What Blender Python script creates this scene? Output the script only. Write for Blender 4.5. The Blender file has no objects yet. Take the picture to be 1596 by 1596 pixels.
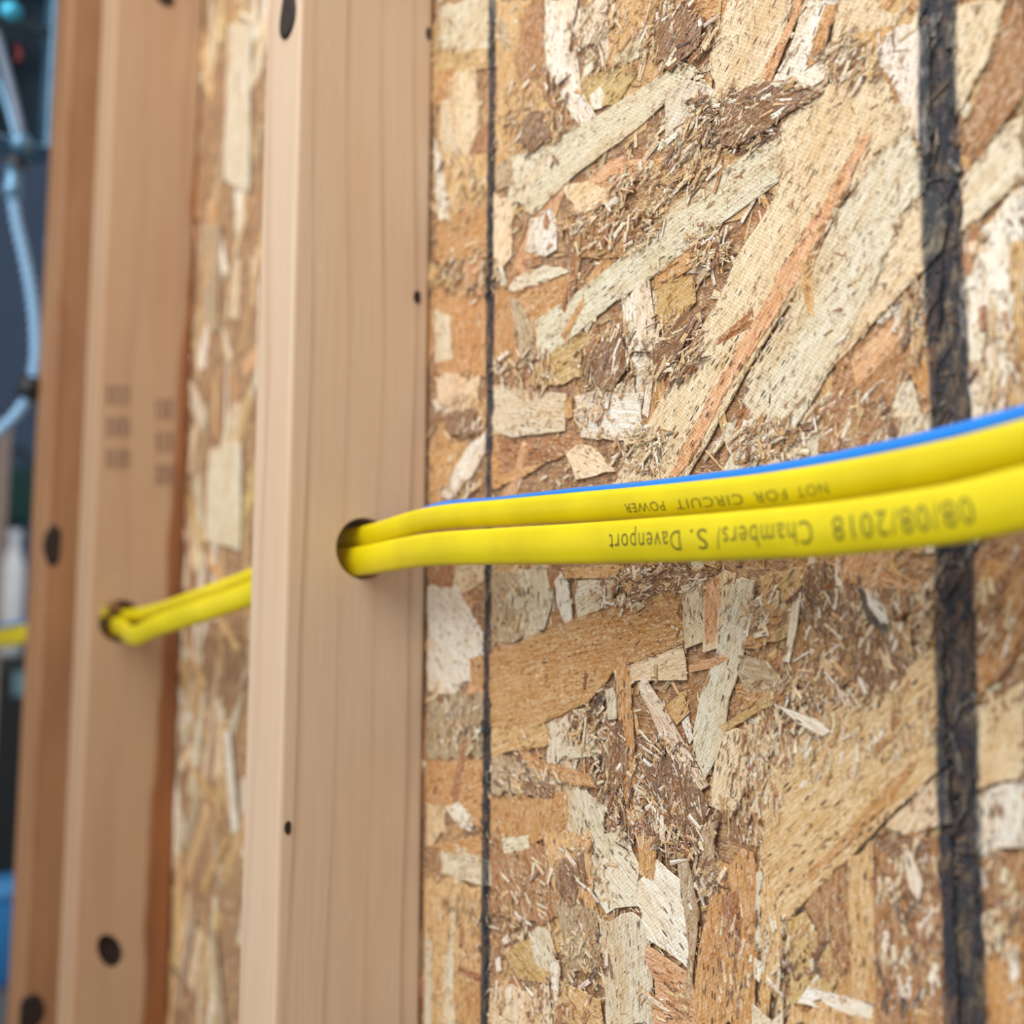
import bpy, bmesh, math, random
from mathutils import Vector, Matrix, noise
from mathutils.geometry import tessellate_polygon

# ------------------------------------------------------------------ camera, light, exposure
SC = bpy.context.scene
COL = SC.collection
F_PX, YAW, PITCH, ROLL = 1600.0, 0.6119, 0.0951, 0.0053
CAM_D, CAM_H = 0.3027, 1.20              # distance from the sheathing, height above the floor
CAM = Vector((0.0, -CAM_D, CAM_H))
_f0 = Vector((-math.cos(YAW), math.sin(YAW), 0)); _r0 = Vector((math.sin(YAW), math.cos(YAW), 0)); _u0 = Vector((0, 0, 1))
FWD = math.cos(PITCH) * _f0 + math.sin(PITCH) * _u0
_up = -math.sin(PITCH) * _f0 + math.cos(PITCH) * _u0
RGT = math.cos(ROLL) * _r0 + math.sin(ROLL) * _up
UPV = math.cos(ROLL) * _up - math.sin(ROLL) * _r0
cam_data = bpy.data.cameras.new('camera')
cam = bpy.data.objects.new('camera', cam_data); COL.objects.link(cam)
cam.matrix_world = Matrix(((RGT.x, UPV.x, -FWD.x, CAM.x), (RGT.y, UPV.y, -FWD.y, CAM.y), (RGT.z, UPV.z, -FWD.z, CAM.z), (0, 0, 0, 1)))
cam_data.sensor_width = 36.0; cam_data.lens = 36.0 * F_PX / 1596.0
cam_data.clip_start = 0.01; cam_data.clip_end = 60
cam_data.dof.use_dof = True; cam_data.dof.focus_distance = 0.425; cam_data.dof.aperture_fstop = 4.9
SC.camera = cam

world = bpy.data.worlds.new('world'); SC.world = world; world.use_nodes = True
world.node_tree.nodes['Background'].inputs['Color'].default_value = (1.0, 0.985, 0.97, 1)
world.node_tree.nodes['Background'].inputs['Strength'].default_value = 0.62

def area(name, loc, target, size, power, color):
    l = bpy.data.lights.new(name, 'AREA'); l.shape = 'RECTANGLE'; l.size, l.size_y = size; l.energy = power; l.color = color
    o = bpy.data.objects.new(name, l); COL.objects.link(o); o.location = loc
    o.rotation_euler = (Vector(target) - Vector(loc)).to_track_quat('-Z', 'Y').to_euler()
    return o
area('overhead_soft_light', (-0.1, -1.25, 2.6), (-0.4, 0, 1.25), (1.8, 1.8), 50, (1.0, 0.97, 0.93))  # unseen soft light above the room side, added as the main light
SC.view_settings.view_transform = 'Standard'; SC.view_settings.look = 'None'
SC.view_settings.exposure = -0.06; SC.view_settings.gamma = 1.0; SC.view_settings.use_curve_mapping = False

# ------------------------------------------------------------------ helpers
def ray(x, y): return (FWD + RGT * ((x - 798) / F_PX) + UPV * ((798 - y) / F_PX))
def onY(x, y, Y=0.0):
    d = ray(x, y); return CAM + d * ((Y - CAM.y) / d.y)
def onX(x, y, X):
    d = ray(x, y); return CAM + d * ((X - CAM.x) / d.x)
def lin(c):
    return tuple(((v / 255.0) / 12.92 if v <= 10 else (((v / 255.0) + 0.055) / 1.055) ** 2.4) for v in c)
def obj(name, me, mat=None, parent=None, loc=None):
    o = bpy.data.objects.new(name, me); COL.objects.link(o)
    if mat: me.materials.clear(); me.materials.append(mat)
    if parent: o.parent = parent
    if loc is not None: o.location = loc
    return o
def empty(name, loc):
    o = bpy.data.objects.new(name, None); COL.objects.link(o); o.location = loc; o.empty_display_size = 0.02
    return o
def tag(o, label=None, cat=None, group=None, kind=None):
    if label: o['label'] = label
    if cat: o['category'] = cat
    if group: o['group'] = group
    if kind: o['kind'] = kind
    return o
def mesh_bm(name, bm, smooth=False):
    me = bpy.data.meshes.new(name); bmesh.ops.recalc_face_normals(bm, faces=bm.faces); bm.to_mesh(me); bm.free()
    if smooth:
        for p in me.polygons: p.use_smooth = True
    return me
def box_bm(x0, x1, y0, y1, z0, z1, bev=0.0, seg=2, vertical_only=False):
    bm = bmesh.new()
    vs = [bm.verts.new((x, y, z)) for x in (x0, x1) for y in (y0, y1) for z in (z0, z1)]
    for f in ((0, 1, 3, 2), (4, 6, 7, 5), (0, 4, 5, 1), (2, 3, 7, 6), (0, 2, 6, 4), (1, 5, 7, 3)): bm.faces.new([vs[i] for i in f])
    bmesh.ops.recalc_face_normals(bm, faces=bm.faces)
    if bev:
        es = [e for e in bm.edges if (not vertical_only) or abs(e.verts[0].co.z - e.verts[1].co.z) > 1e-6]
        bmesh.ops.bevel(bm, geom=es, offset=bev, segments=seg, profile=0.5, affect='EDGES')
    return bm
def catmull(pts, n=12):
    """smooth curve through the points, tangents weighted by spacing so that it does not overshoot"""
    m = len(pts); d = [max(1e-6, (pts[i + 1] - pts[i]).length) for i in range(m - 1)]; tg = []
    for i in range(m):
        if i == 0: tg.append((pts[1] - pts[0]) / d[0])
        elif i == m - 1: tg.append((pts[-1] - pts[-2]) / d[-1])
        else: tg.append(((pts[i] - pts[i - 1]) / d[i - 1] * d[i] + (pts[i + 1] - pts[i]) / d[i] * d[i - 1]) / (d[i - 1] + d[i]))
    out = []
    for i in range(m - 1):
        for k in range(n):
            t = k / n; h = d[i]
            out.append(pts[i] * (2 * t ** 3 - 3 * t * t + 1) + tg[i] * (h * (t ** 3 - 2 * t * t + t)) + pts[i + 1] * (3 * t * t - 2 * t ** 3) + tg[i + 1] * (h * (t ** 3 - t * t)))
    out.append(pts[-1].copy()); return out
def frames(path, up=Vector((0, 0, 1))):
    fr = []
    for i, p in enumerate(path):
        t = (path[min(i + 1, len(path) - 1)] - path[max(i - 1, 0)]).normalized()
        s = t.cross(up).normalized(); u = s.cross(t).normalized()
        fr.append((p, t, s, u))
    return fr
def sweep_mesh(name, path, section, twist=None, scale=None, up=Vector((0, 0, 1)), smooth=True):
    """section: list of (side, up) offsets in metres, swept along path"""
    fr = frames(path, up); bm = bmesh.new(); rings = []
    for i, (p, t, s, u) in enumerate(fr):
        a = twist(i / (len(fr) - 1)) if twist else 0.0
        k = scale(i) if scale else 1.0
        ca, sa = math.cos(a), math.sin(a)
        rings.append([bm.verts.new(p + s * ((x * ca - y * sa) * k) + u * ((x * sa + y * ca) * k)) for x, y in section])
    n = len(section)
    for i in range(len(rings) - 1):
        for j in range(n):
            bm.faces.new((rings[i][j], rings[i][(j + 1) % n], rings[i + 1][(j + 1) % n], rings[i + 1][j]))
    bm.faces.new(rings[0][::-1]); bm.faces.new(rings[-1])
    return mesh_bm(name, bm, smooth)
def circle(r, n=16): return [(r * math.cos(2 * math.pi * k / n), r * math.sin(2 * math.pi * k / n)) for k in range(n)]
def lathe_bm(profile, n=20, axis='Z'):
    bm = bmesh.new(); rings = []
    for r, z in profile:
        ring = []
        for k in range(n):
            a = 2 * math.pi * k / n
            ring.append(bm.verts.new((r * math.cos(a), r * math.sin(a), z)))
        rings.append(ring)
    for i in range(len(rings) - 1):
        for k in range(n): bm.faces.new((rings[i][k], rings[i][(k + 1) % n], rings[i + 1][(k + 1) % n], rings[i + 1][k]))
    bm.faces.new(rings[0][::-1]); bm.faces.new(rings[-1])
    return bm

# ------------------------------------------------------------------ node helpers
class NT:
    def __init__(s, name):
        s.m = bpy.data.materials.new(name); s.m.use_nodes = True; s.t = s.m.node_tree; s.t.nodes.clear()
        s.out = s.t.nodes.new('ShaderNodeOutputMaterial'); s.b = s.t.nodes.new('ShaderNodeBsdfPrincipled')
        s.t.links.new(s.b.outputs[0], s.out.inputs[0])
    def n(s, typ, **kw):
        nd = s.t.nodes.new(typ)
        for k, v in kw.items(): setattr(nd, k, v)
        return nd
    def L(s, a, b): s.t.links.new(a, b)
    def put(s, sock, v):
        if v is None: return
        if hasattr(v, 'is_output') or isinstance(v, bpy.types.NodeSocket): s.L(v, sock)
        else: sock.default_value = v
    def math(s, op, a, b=None, c=None, clamp=False):
        nd = s.n('ShaderNodeMath', operation=op, use_clamp=clamp); s.put(nd.inputs[0], a); s.put(nd.inputs[1], b); s.put(nd.inputs[2], c); return nd.outputs[0]
    def vmul(s, v, k):
        nd = s.n('ShaderNodeVectorMath', operation='MULTIPLY'); s.put(nd.inputs[0], v); nd.inputs[1].default_value = k; return nd.outputs[0]
    def vadd(s, v, k):
        nd = s.n('ShaderNodeVectorMath', operation='ADD'); s.put(nd.inputs[0], v); s.put(nd.inputs[1], k); return nd.outputs[0]
    def noise(s, vec, scale=1.0, detail=3.0, rough=0.55, dist=0.0):
        nd = s.n('ShaderNodeTexNoise'); s.put(nd.inputs['Vector'], vec); nd.inputs['Scale'].default_value = scale; nd.inputs['Detail'].default_value = detail
        nd.inputs['Roughness'].default_value = rough; nd.inputs['Distortion'].default_value = dist; return nd.outputs['Fac']
    def voro(s, vec, scale=1.0):
        nd = s.n('ShaderNodeTexVoronoi'); s.put(nd.inputs['Vector'], vec); nd.inputs['Scale'].default_value = scale; return nd
    def ramp(s, f, a, b, c0=0.0, c1=1.0):
        nd = s.n('ShaderNodeMapRange', interpolation_type='SMOOTHSTEP'); s.put(nd.inputs[0], f); nd.inputs[1].default_value = a; nd.inputs[2].default_value = b
        nd.inputs[3].default_value = c0; nd.inputs[4].default_value = c1; return nd.outputs[0]
    def mix(s, f, a, b, mode='MIX'):
        nd = s.n('ShaderNodeMix', data_type='RGBA', blend_type=mode); s.put(nd.inputs[0], f)
        s.put(nd.inputs[6], a if not isinstance(a, tuple) else (*a[:3], 1)); s.put(nd.inputs[7], b if not isinstance(b, tuple) else (*b[:3], 1)); return nd.outputs[2]
    def sep(s, v):
        nd = s.n('ShaderNodeSeparateXYZ'); s.put(nd.inputs[0], v); return nd.outputs
    def bump(s, h, strength, dist, prev=None):
        nd = s.n('ShaderNodeBump'); s.put(nd.inputs['Height'], h); nd.inputs['Strength'].default_value = strength; nd.inputs['Distance'].default_value = dist
        if prev: s.L(prev, nd.inputs['Normal'])
        return nd.outputs[0]

def plain(name, rgb, rough=0.5, metal=0.0, noise_amt=0.15, scale=60, coat=0.0):
    t = NT(name); tc = t.n('ShaderNodeTexCoord'); nz = t.noise(tc.outputs['Object'], scale, 4)
    c = lin(rgb); f = t.ramp(nz, 0.3, 0.7)
    t.L(t.mix(f, tuple(v * (1 - noise_amt) for v in c), tuple(min(1, v * (1 + noise_amt)) for v in c)), t.b.inputs['Base Color'])
    t.b.inputs['Roughness'].default_value = rough; t.b.inputs['Metallic'].default_value = metal; t.b.inputs['Coat Weight'].default_value = coat
    t.L(t.bump(nz, 0.08, 0.001), t.b.inputs['Normal'])
    return t.m

# ------------------------------------------------------------------ sheathing board (oriented strands), built strand by strand
LINE_THIN = onY(763, 798).x
_tk = [onY(x, y) for x, y in ((1463, 0), (1470, 330), (1486, 640), (1492, 900), (1497, 1180), (1512, 1596))]

def osb_material(name, mode):
    t = NT(name)
    geo = t.n('ShaderNodeNewGeometry'); pos = geo.outputs['Position']; px, py, pz = t.sep(pos)[:3]
    if mode == 'object':
        oi = t.n('ShaderNodeObjectInfo'); tc = t.n('ShaderNodeTexCoord')
        off = t.n('ShaderNodeCombineXYZ'); t.put(off.inputs[0], t.math('MULTIPLY', oi.outputs['Random'], 7.3)); t.put(off.inputs[1], t.math('MULTIPLY', oi.outputs['Random'], 3.1))
        loc = t.vadd(tc.outputs['Object'], off.outputs[0]); col = oi.outputs['Color']; rnd = oi.outputs['Random']
    elif mode == 'attr':
        a = t.n('ShaderNodeAttribute', attribute_name='loc'); loc = a.outputs['Vector']
        ca = t.n('ShaderNodeAttribute', attribute_name='col'); col = ca.outputs['Color']; rnd = t.sep(loc)[1]
    else:
        loc = t.vmul(pos, (1, 1, 1)); col = None; rnd = None
    if col is None:
        n0 = t.noise(pos, 45, 4, 0.6, 1.5); n1 = t.noise(pos, 130, 4, 0.65, 1.0)
        col = t.mix(t.ramp(n1, 0.35, 0.65), t.mix(t.ramp(n0, 0.35, 0.65), lin((176, 126, 72)), lin((212, 176, 122))), lin((136, 92, 54)))
    # broad tone change inside one strand
    broad = t.noise(t.vmul(loc, (14, 14, 60)), 1.0, 3)
    c = t.mix(t.ramp(broad, 0.42, 0.70, 0.0, 0.60), col, t.mix(1.0, col, (0.86, 0.66, 0.42), 'MULTIPLY'))
    # fibres
    fib = t.noise(t.vmul(loc, (70, 300, 1000)), 1.0, 4, 0.7)
    c = t.mix(t.ramp(fib, 0.30, 0.70), t.mix(1.0, c, (0.80, 0.69, 0.54), 'MULTIPLY'), t.mix(0.16, c, (1.0, 0.97, 0.90)))
    # torn patches where brown resin and pale wood alternate
    zone = t.ramp(t.noise(t.vmul(t.vadd(loc, (2.2, 5.1, 0.6)), (38, 60, 90)), 1.0, 3, 0.6), 0.42, 0.62)
    cr = t.noise(t.vmul(loc, (230, 330, 620)), 1.0, 4, 0.65, 0.8)
    c = t.mix(t.math('MULTIPLY', t.ramp(cr, 0.54, 0.62, 0.0, 0.85), t.math('ADD', t.math('MULTIPLY', zone, 0.75), 0.25)), c, lin((134, 88, 42)))
    hi = t.noise(t.vmul(t.vadd(loc, (3.3, 1.7, 9.1)), (320, 420, 760)), 1.0, 3, 0.6)
    c = t.mix(t.math('MULTIPLY', t.ramp(hi, 0.57, 0.66, 0.0, 0.60), t.math('ADD', t.math('MULTIPLY', zone, 0.7), 0.3)), c, lin((246, 228, 190)))
    # fine torn fibre all over: brown and pale specks with the grain
    f2 = t.noise(t.vmul(t.vadd(loc, (5.5, 8.2, 1.9)), (420, 700, 1150)), 1.0, 3, 0.7, 0.5)
    c = t.mix(t.ramp(f2, 0.56, 0.66, 0.0, 0.70), c, t.mix(1.0, c, (0.56, 0.43, 0.30), 'MULTIPLY'))
    c = t.mix(t.ramp(f2, 0.44, 0.32, 0.0, 0.50), c, (0.94, 0.90, 0.80))
    # dark pores: short slots along the grain, in drifts
    drift = t.ramp(t.noise(t.vmul(t.vadd(loc, (7.2, 1.1, 4.6)), (30, 60, 60)), 1.0, 2), 0.35, 0.68, 0.55, 1.0)
    v = t.voro(t.vmul(t.vadd(loc, (1.3, 0.4, 2.2)), (210, 200, 820)), 1.0)
    cell = t.sep(v.outputs['Color'])[0]
    rad = t.math('MULTIPLY', t.math('MULTIPLY', t.ramp(cell, 0.60, 1.0), 0.46), drift)
    slot = t.ramp(t.math('SUBTRACT', t.math('ADD', v.outputs['Distance'], t.math('MULTIPLY', t.math('SUBTRACT', fib, 0.5), 0.35)), rad), -0.05, 0.02, 1.0, 0.0)
    slot = t.math('MULTIPLY', slot, t.math('GREATER_THAN', rad, 0.03))
    c = t.mix(t.math('MULTIPLY', slot, 0.86), c, t.mix(t.sep(v.outputs['Color'])[1], lin((46, 46, 54)), lin((84, 56, 40))))
    # ink: a thin ruled line and a wide ragged painted stripe
    wob = t.math('SUBTRACT', t.noise(t.vmul(pos, (90, 90, 130)), 1.0, 3), 0.5)
    slow = t.math('SUBTRACT', t.noise(t.vmul(pos, (0, 0, 22)), 1.0, 2), 0.5)
    dthin = t.math('ABSOLUTE', t.math('ADD', t.math('SUBTRACT', px, LINE_THIN), t.math('ADD', t.math('MULTIPLY', wob, 0.0022), t.math('MULTIPLY', slow, 0.0012))))
    thin = t.ramp(dthin, 0.0027, 0.0044, 1.0, 0.0)
    ctr = t.n('ShaderNodeFloatCurve'); z0, z1 = _tk[-1].z, _tk[0].z
    mp = t.n('ShaderNodeMapRange'); t.L(pz, mp.inputs[0]); mp.inputs[1].default_value = z0; mp.inputs[2].default_value = z1
    xs = [q.x for q in _tk]; xa, xb = min(xs) - 0.01, max(xs) + 0.01
    cu = ctr.mapping.curves[0]
    pts = sorted([((q.z - z0) / (z1 - z0), (q.x - xa) / (xb - xa)) for q in _tk])
    while len(cu.points) < len(pts): cu.points.new(0.5, 0.5)
    for p, (a_, b_) in zip(cu.points, pts): p.location = (a_, b_)
    ctr.mapping.update(); t.L(mp.outputs[0], ctr.inputs[1])
    cx = t.math('ADD', t.math('MULTIPLY', ctr.outputs[0], xb - xa), xa)
    dth = t.math('ABSOLUTE', t.math('ADD', t.math('SUBTRACT', px, cx), t.math('ADD', t.math('MULTIPLY', wob, 0.0026), t.math('MULTIPLY', slow, 0.002))))
    thick = t.ramp(dth, 0.0060, 0.0082, 1.0, 0.0)
    patch = t.ramp(t.noise(t.vmul(pos, (300, 300, 120)), 1.0, 4, 0.7), 0.30, 0.60, 0.66, 0.96)
    ink = t.math('MULTIPLY', t.math('MAXIMUM', thin, thick), patch)
    c = t.mix(ink, c, lin((42, 52, 64)))
    t.L(c, t.b.inputs['Base Color']); t.b.inputs['Roughness'].default_value = 0.62; t.b.inputs['Specular IOR Level'].default_value = 0.18
    # caul screen print + fibre relief
    sx = t.math('SINE', t.math('MULTIPLY', px, 2 * math.pi / 0.0024)); sz = t.math('SINE', t.math('MULTIPLY', pz, 2 * math.pi / 0.0017))
    weave = t.math('MULTIPLY', sx, sz)
    nb = t.bump(weave, 0.38, 0.00015)
    nb = t.bump(fib, 0.55, 0.0004, nb)
    nb = t.bump(cr, 0.5, 0.0006, nb); nb = t.bump(f2, 0.4, 0.0004, nb)
    t.L(nb, t.b.inputs['Normal'])
    return t.m
M_STR = osb_material('strand_surface', 'object'); M_ATT = osb_material('strand_surface_joined', 'attr'); M_OSB = osb_material('board_core', 'plain')

board = obj('wall_right', mesh_bm('wall_right', box_bm(-1.235, 0.45, 0.0, 0.0115, 0.0, 2.42)), M_OSB)
tag(board, 'oriented strand sheathing board with two black vertical marks behind the studs', kind='structure')

PAL = {'gc': (234, 229, 208), 'cr': (242, 224, 192), 'wh': (253, 251, 244), 'tn': (224, 186, 126), 'or': (208, 158, 90), 'ob': (172, 110, 50),
       'br': (178, 128, 70), 'pk': (226, 176, 128), 'gr': (192, 172, 140), 'dk': (64, 42, 32), 'ol': (208, 178, 112), 'ct': (230, 200, 150), 'db': (134, 92, 46)}
rng = random.Random(11)
def jit(c, a=0.07):
    k = 1 + rng.uniform(-a, a); return [min(1.0, max(0.01, v * k * (1 + rng.uniform(-a, a) * 0.35))) for v in lin(c)] + [1.0]

def ragged(poly, step, amp, ends):
    """subdivide an outline (list of 2d local points, x along grain) and roughen it"""
    out = []
    n = len(poly)
    for i in range(n):
        a, b = poly[i], poly[(i + 1) % n]; d = (b - a); L = d.length
        k = max(1, min(9, int(L / step)))
        across = abs(d.y) / (L + 1e-9)
        for j in range(k):
            p = a + d * (j / k)
            if j: p = p + Vector((rng.uniform(-1, 1) * amp * (0.3 + ends * across * 2.6), rng.uniform(-1, 1) * amp * 0.45))
            out.append(p)
    return out

def strand_mesh(pl, thick):
    """flat flake: outline pl in local (x, z), top towards -y, chamfered edge"""
    n = len(pl); cx = sum((p.x for p in pl)) / n; cz = sum((p.y for p in pl)) / n
    tri = tessellate_polygon([[Vector((p.x, p.y, 0)) for p in pl]])
    vs = []; fs = []
    k = 0.985
    for p in pl: vs.append((p.x, 0.0, p.y))
    for p in pl: vs.append((cx + (p.x - cx) * k, -thick, cz + (p.y - cz) * k))
    for i in range(n):
        j = (i + 1) % n; fs.append((i, j, n + j, n + i))
    for a, b, c in tri: fs.append((n + a, n + b, n + c))
    me = bpy.data.meshes.new('strand'); me.from_pydata(vs, [], fs); 
    bm = bmesh.new(); bm.from_mesh(me); bmesh.ops.recalc_face_normals(bm, faces=bm.faces)
    up = sum((f.normal.y for f in bm.faces if len(f.verts) == 3))
    if up > 0: bmesh.ops.reverse_faces(bm, faces=bm.faces)
    bm.to_mesh(me); bm.free()
    return me
ORDER = [0]
def add_strand(world_poly, cls, angle=None, thick=0.0004, step=0.006, amp=0.0009, ends=1.3, y=None, lift=0.0):
    """world_poly: list of (X, Z) on the board; angle: grain direction in the X-Z plane (radians)"""
    P = [Vector(p) for p in world_poly]; c = sum(P, Vector((0, 0))) / len(P)
    if angle is None:
        sxx = sum((p.x - c.x) ** 2 for p in P); szz = sum((p.y - c.y) ** 2 for p in P); sxz = sum((p.x - c.x) * (p.y - c.y) for p in P)
        angle = 0.5 * math.atan2(2 * sxz, sxx - szz)
    ca, sa = math.cos(-angle), math.sin(-angle)
    loc = [Vector(((p.x - c.x) * ca - (p.y - c.y) * sa, (p.x - c.x) * sa + (p.y - c.y) * ca)) for p in P]
    pl = ragged(loc, step, amp, ends)
    o = obj('strand', strand_mesh(pl, thick), M_STR, board)
    if y is None: y = -(0.0004 + ORDER[0] * 0.000008); ORDER[0] += 1
    # rotation about Y takes local x towards (cos, -sin) in X-Z, hence the sign
    o.matrix_world = Matrix.Translation((c.x, y - lift, c.y)) @ Matrix.Rotation(-angle, 4, 'Y') @ Matrix.Rotation(rng.uniform(-0.0008, 0.0008), 4, 'Z')
    o.color = jit(PAL[cls])
    return o
def px_strand(cls, pts, ang=None, **kw):
    W = [onY(x, y) for x, y in pts]
    a = None
    if ang is not None:      # grain direction given in the picture plane, turned into the board's plane
        mx = sum(p[0] for p in pts) / len(pts); my = sum(p[1] for p in pts) / len(pts); r = math.radians(ang)
        q0 = onY(mx, my); q1 = onY(mx + 20 * math.cos(r), my - 20 * math.sin(r)); a = math.atan2(q1.z - q0.z, q1.x - q0.x)
    return add_strand([(w.x, w.z) for w in W], cls, a, **kw)

# ---- under layer: large strands laid at random over the whole board in view
def rand_poly(cx, cz, L, W, a):
    pts = []
    for sx, sz in ((-1, -1), (-0.3, -1.05), (0.4, -1), (1, -0.8), (1.02, 0.1), (0.9, 1), (0.2, 1.05), (-0.5, 1), (-1.0, 0.75), (-1.04, 0)):
        x = sx * L / 2 * (1 + rng.uniform(-0.1, 0.1)); z = sz * W / 2 * (1 + rng.uniform(-0.22, 0.15))
        pts.append((cx + x * math.cos(a) - z * math.sin(a), cz + x * math.sin(a) + z * math.cos(a)))
    return pts
under = ['tn', 'tn', 'or', 'or', 'cr', 'gc', 'br', 'ol', 'ob', 'tn', 'or', 'cr', 'pk']
zlo, zhi = 1.0, 1.62
cells = []
for i in range(10):
    for j in range(11): cells.append((i, j))
rng.shuffle(cells)
for i, j in cells[:84]:
    X = -0.60 + (i + rng.uniform(0.0, 1)) * 0.055; Z = zlo - 0.02 + (j + rng.uniform(0, 1)) * 0.056
    a = rng.choice([rng.gauss(0.95, 0.25), rng.gauss(1.5, 0.2), rng.gauss(-0.7, 0.3), rng.uniform(0, 3.14)])
    add_strand(rand_poly(X, Z, rng.uniform(0.05, 0.085), rng.uniform(0.014, 0.028), a), rng.choice(under), a, y=-(0.00005 + rng.random() * 0.0003), thick=0.0003)
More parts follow.
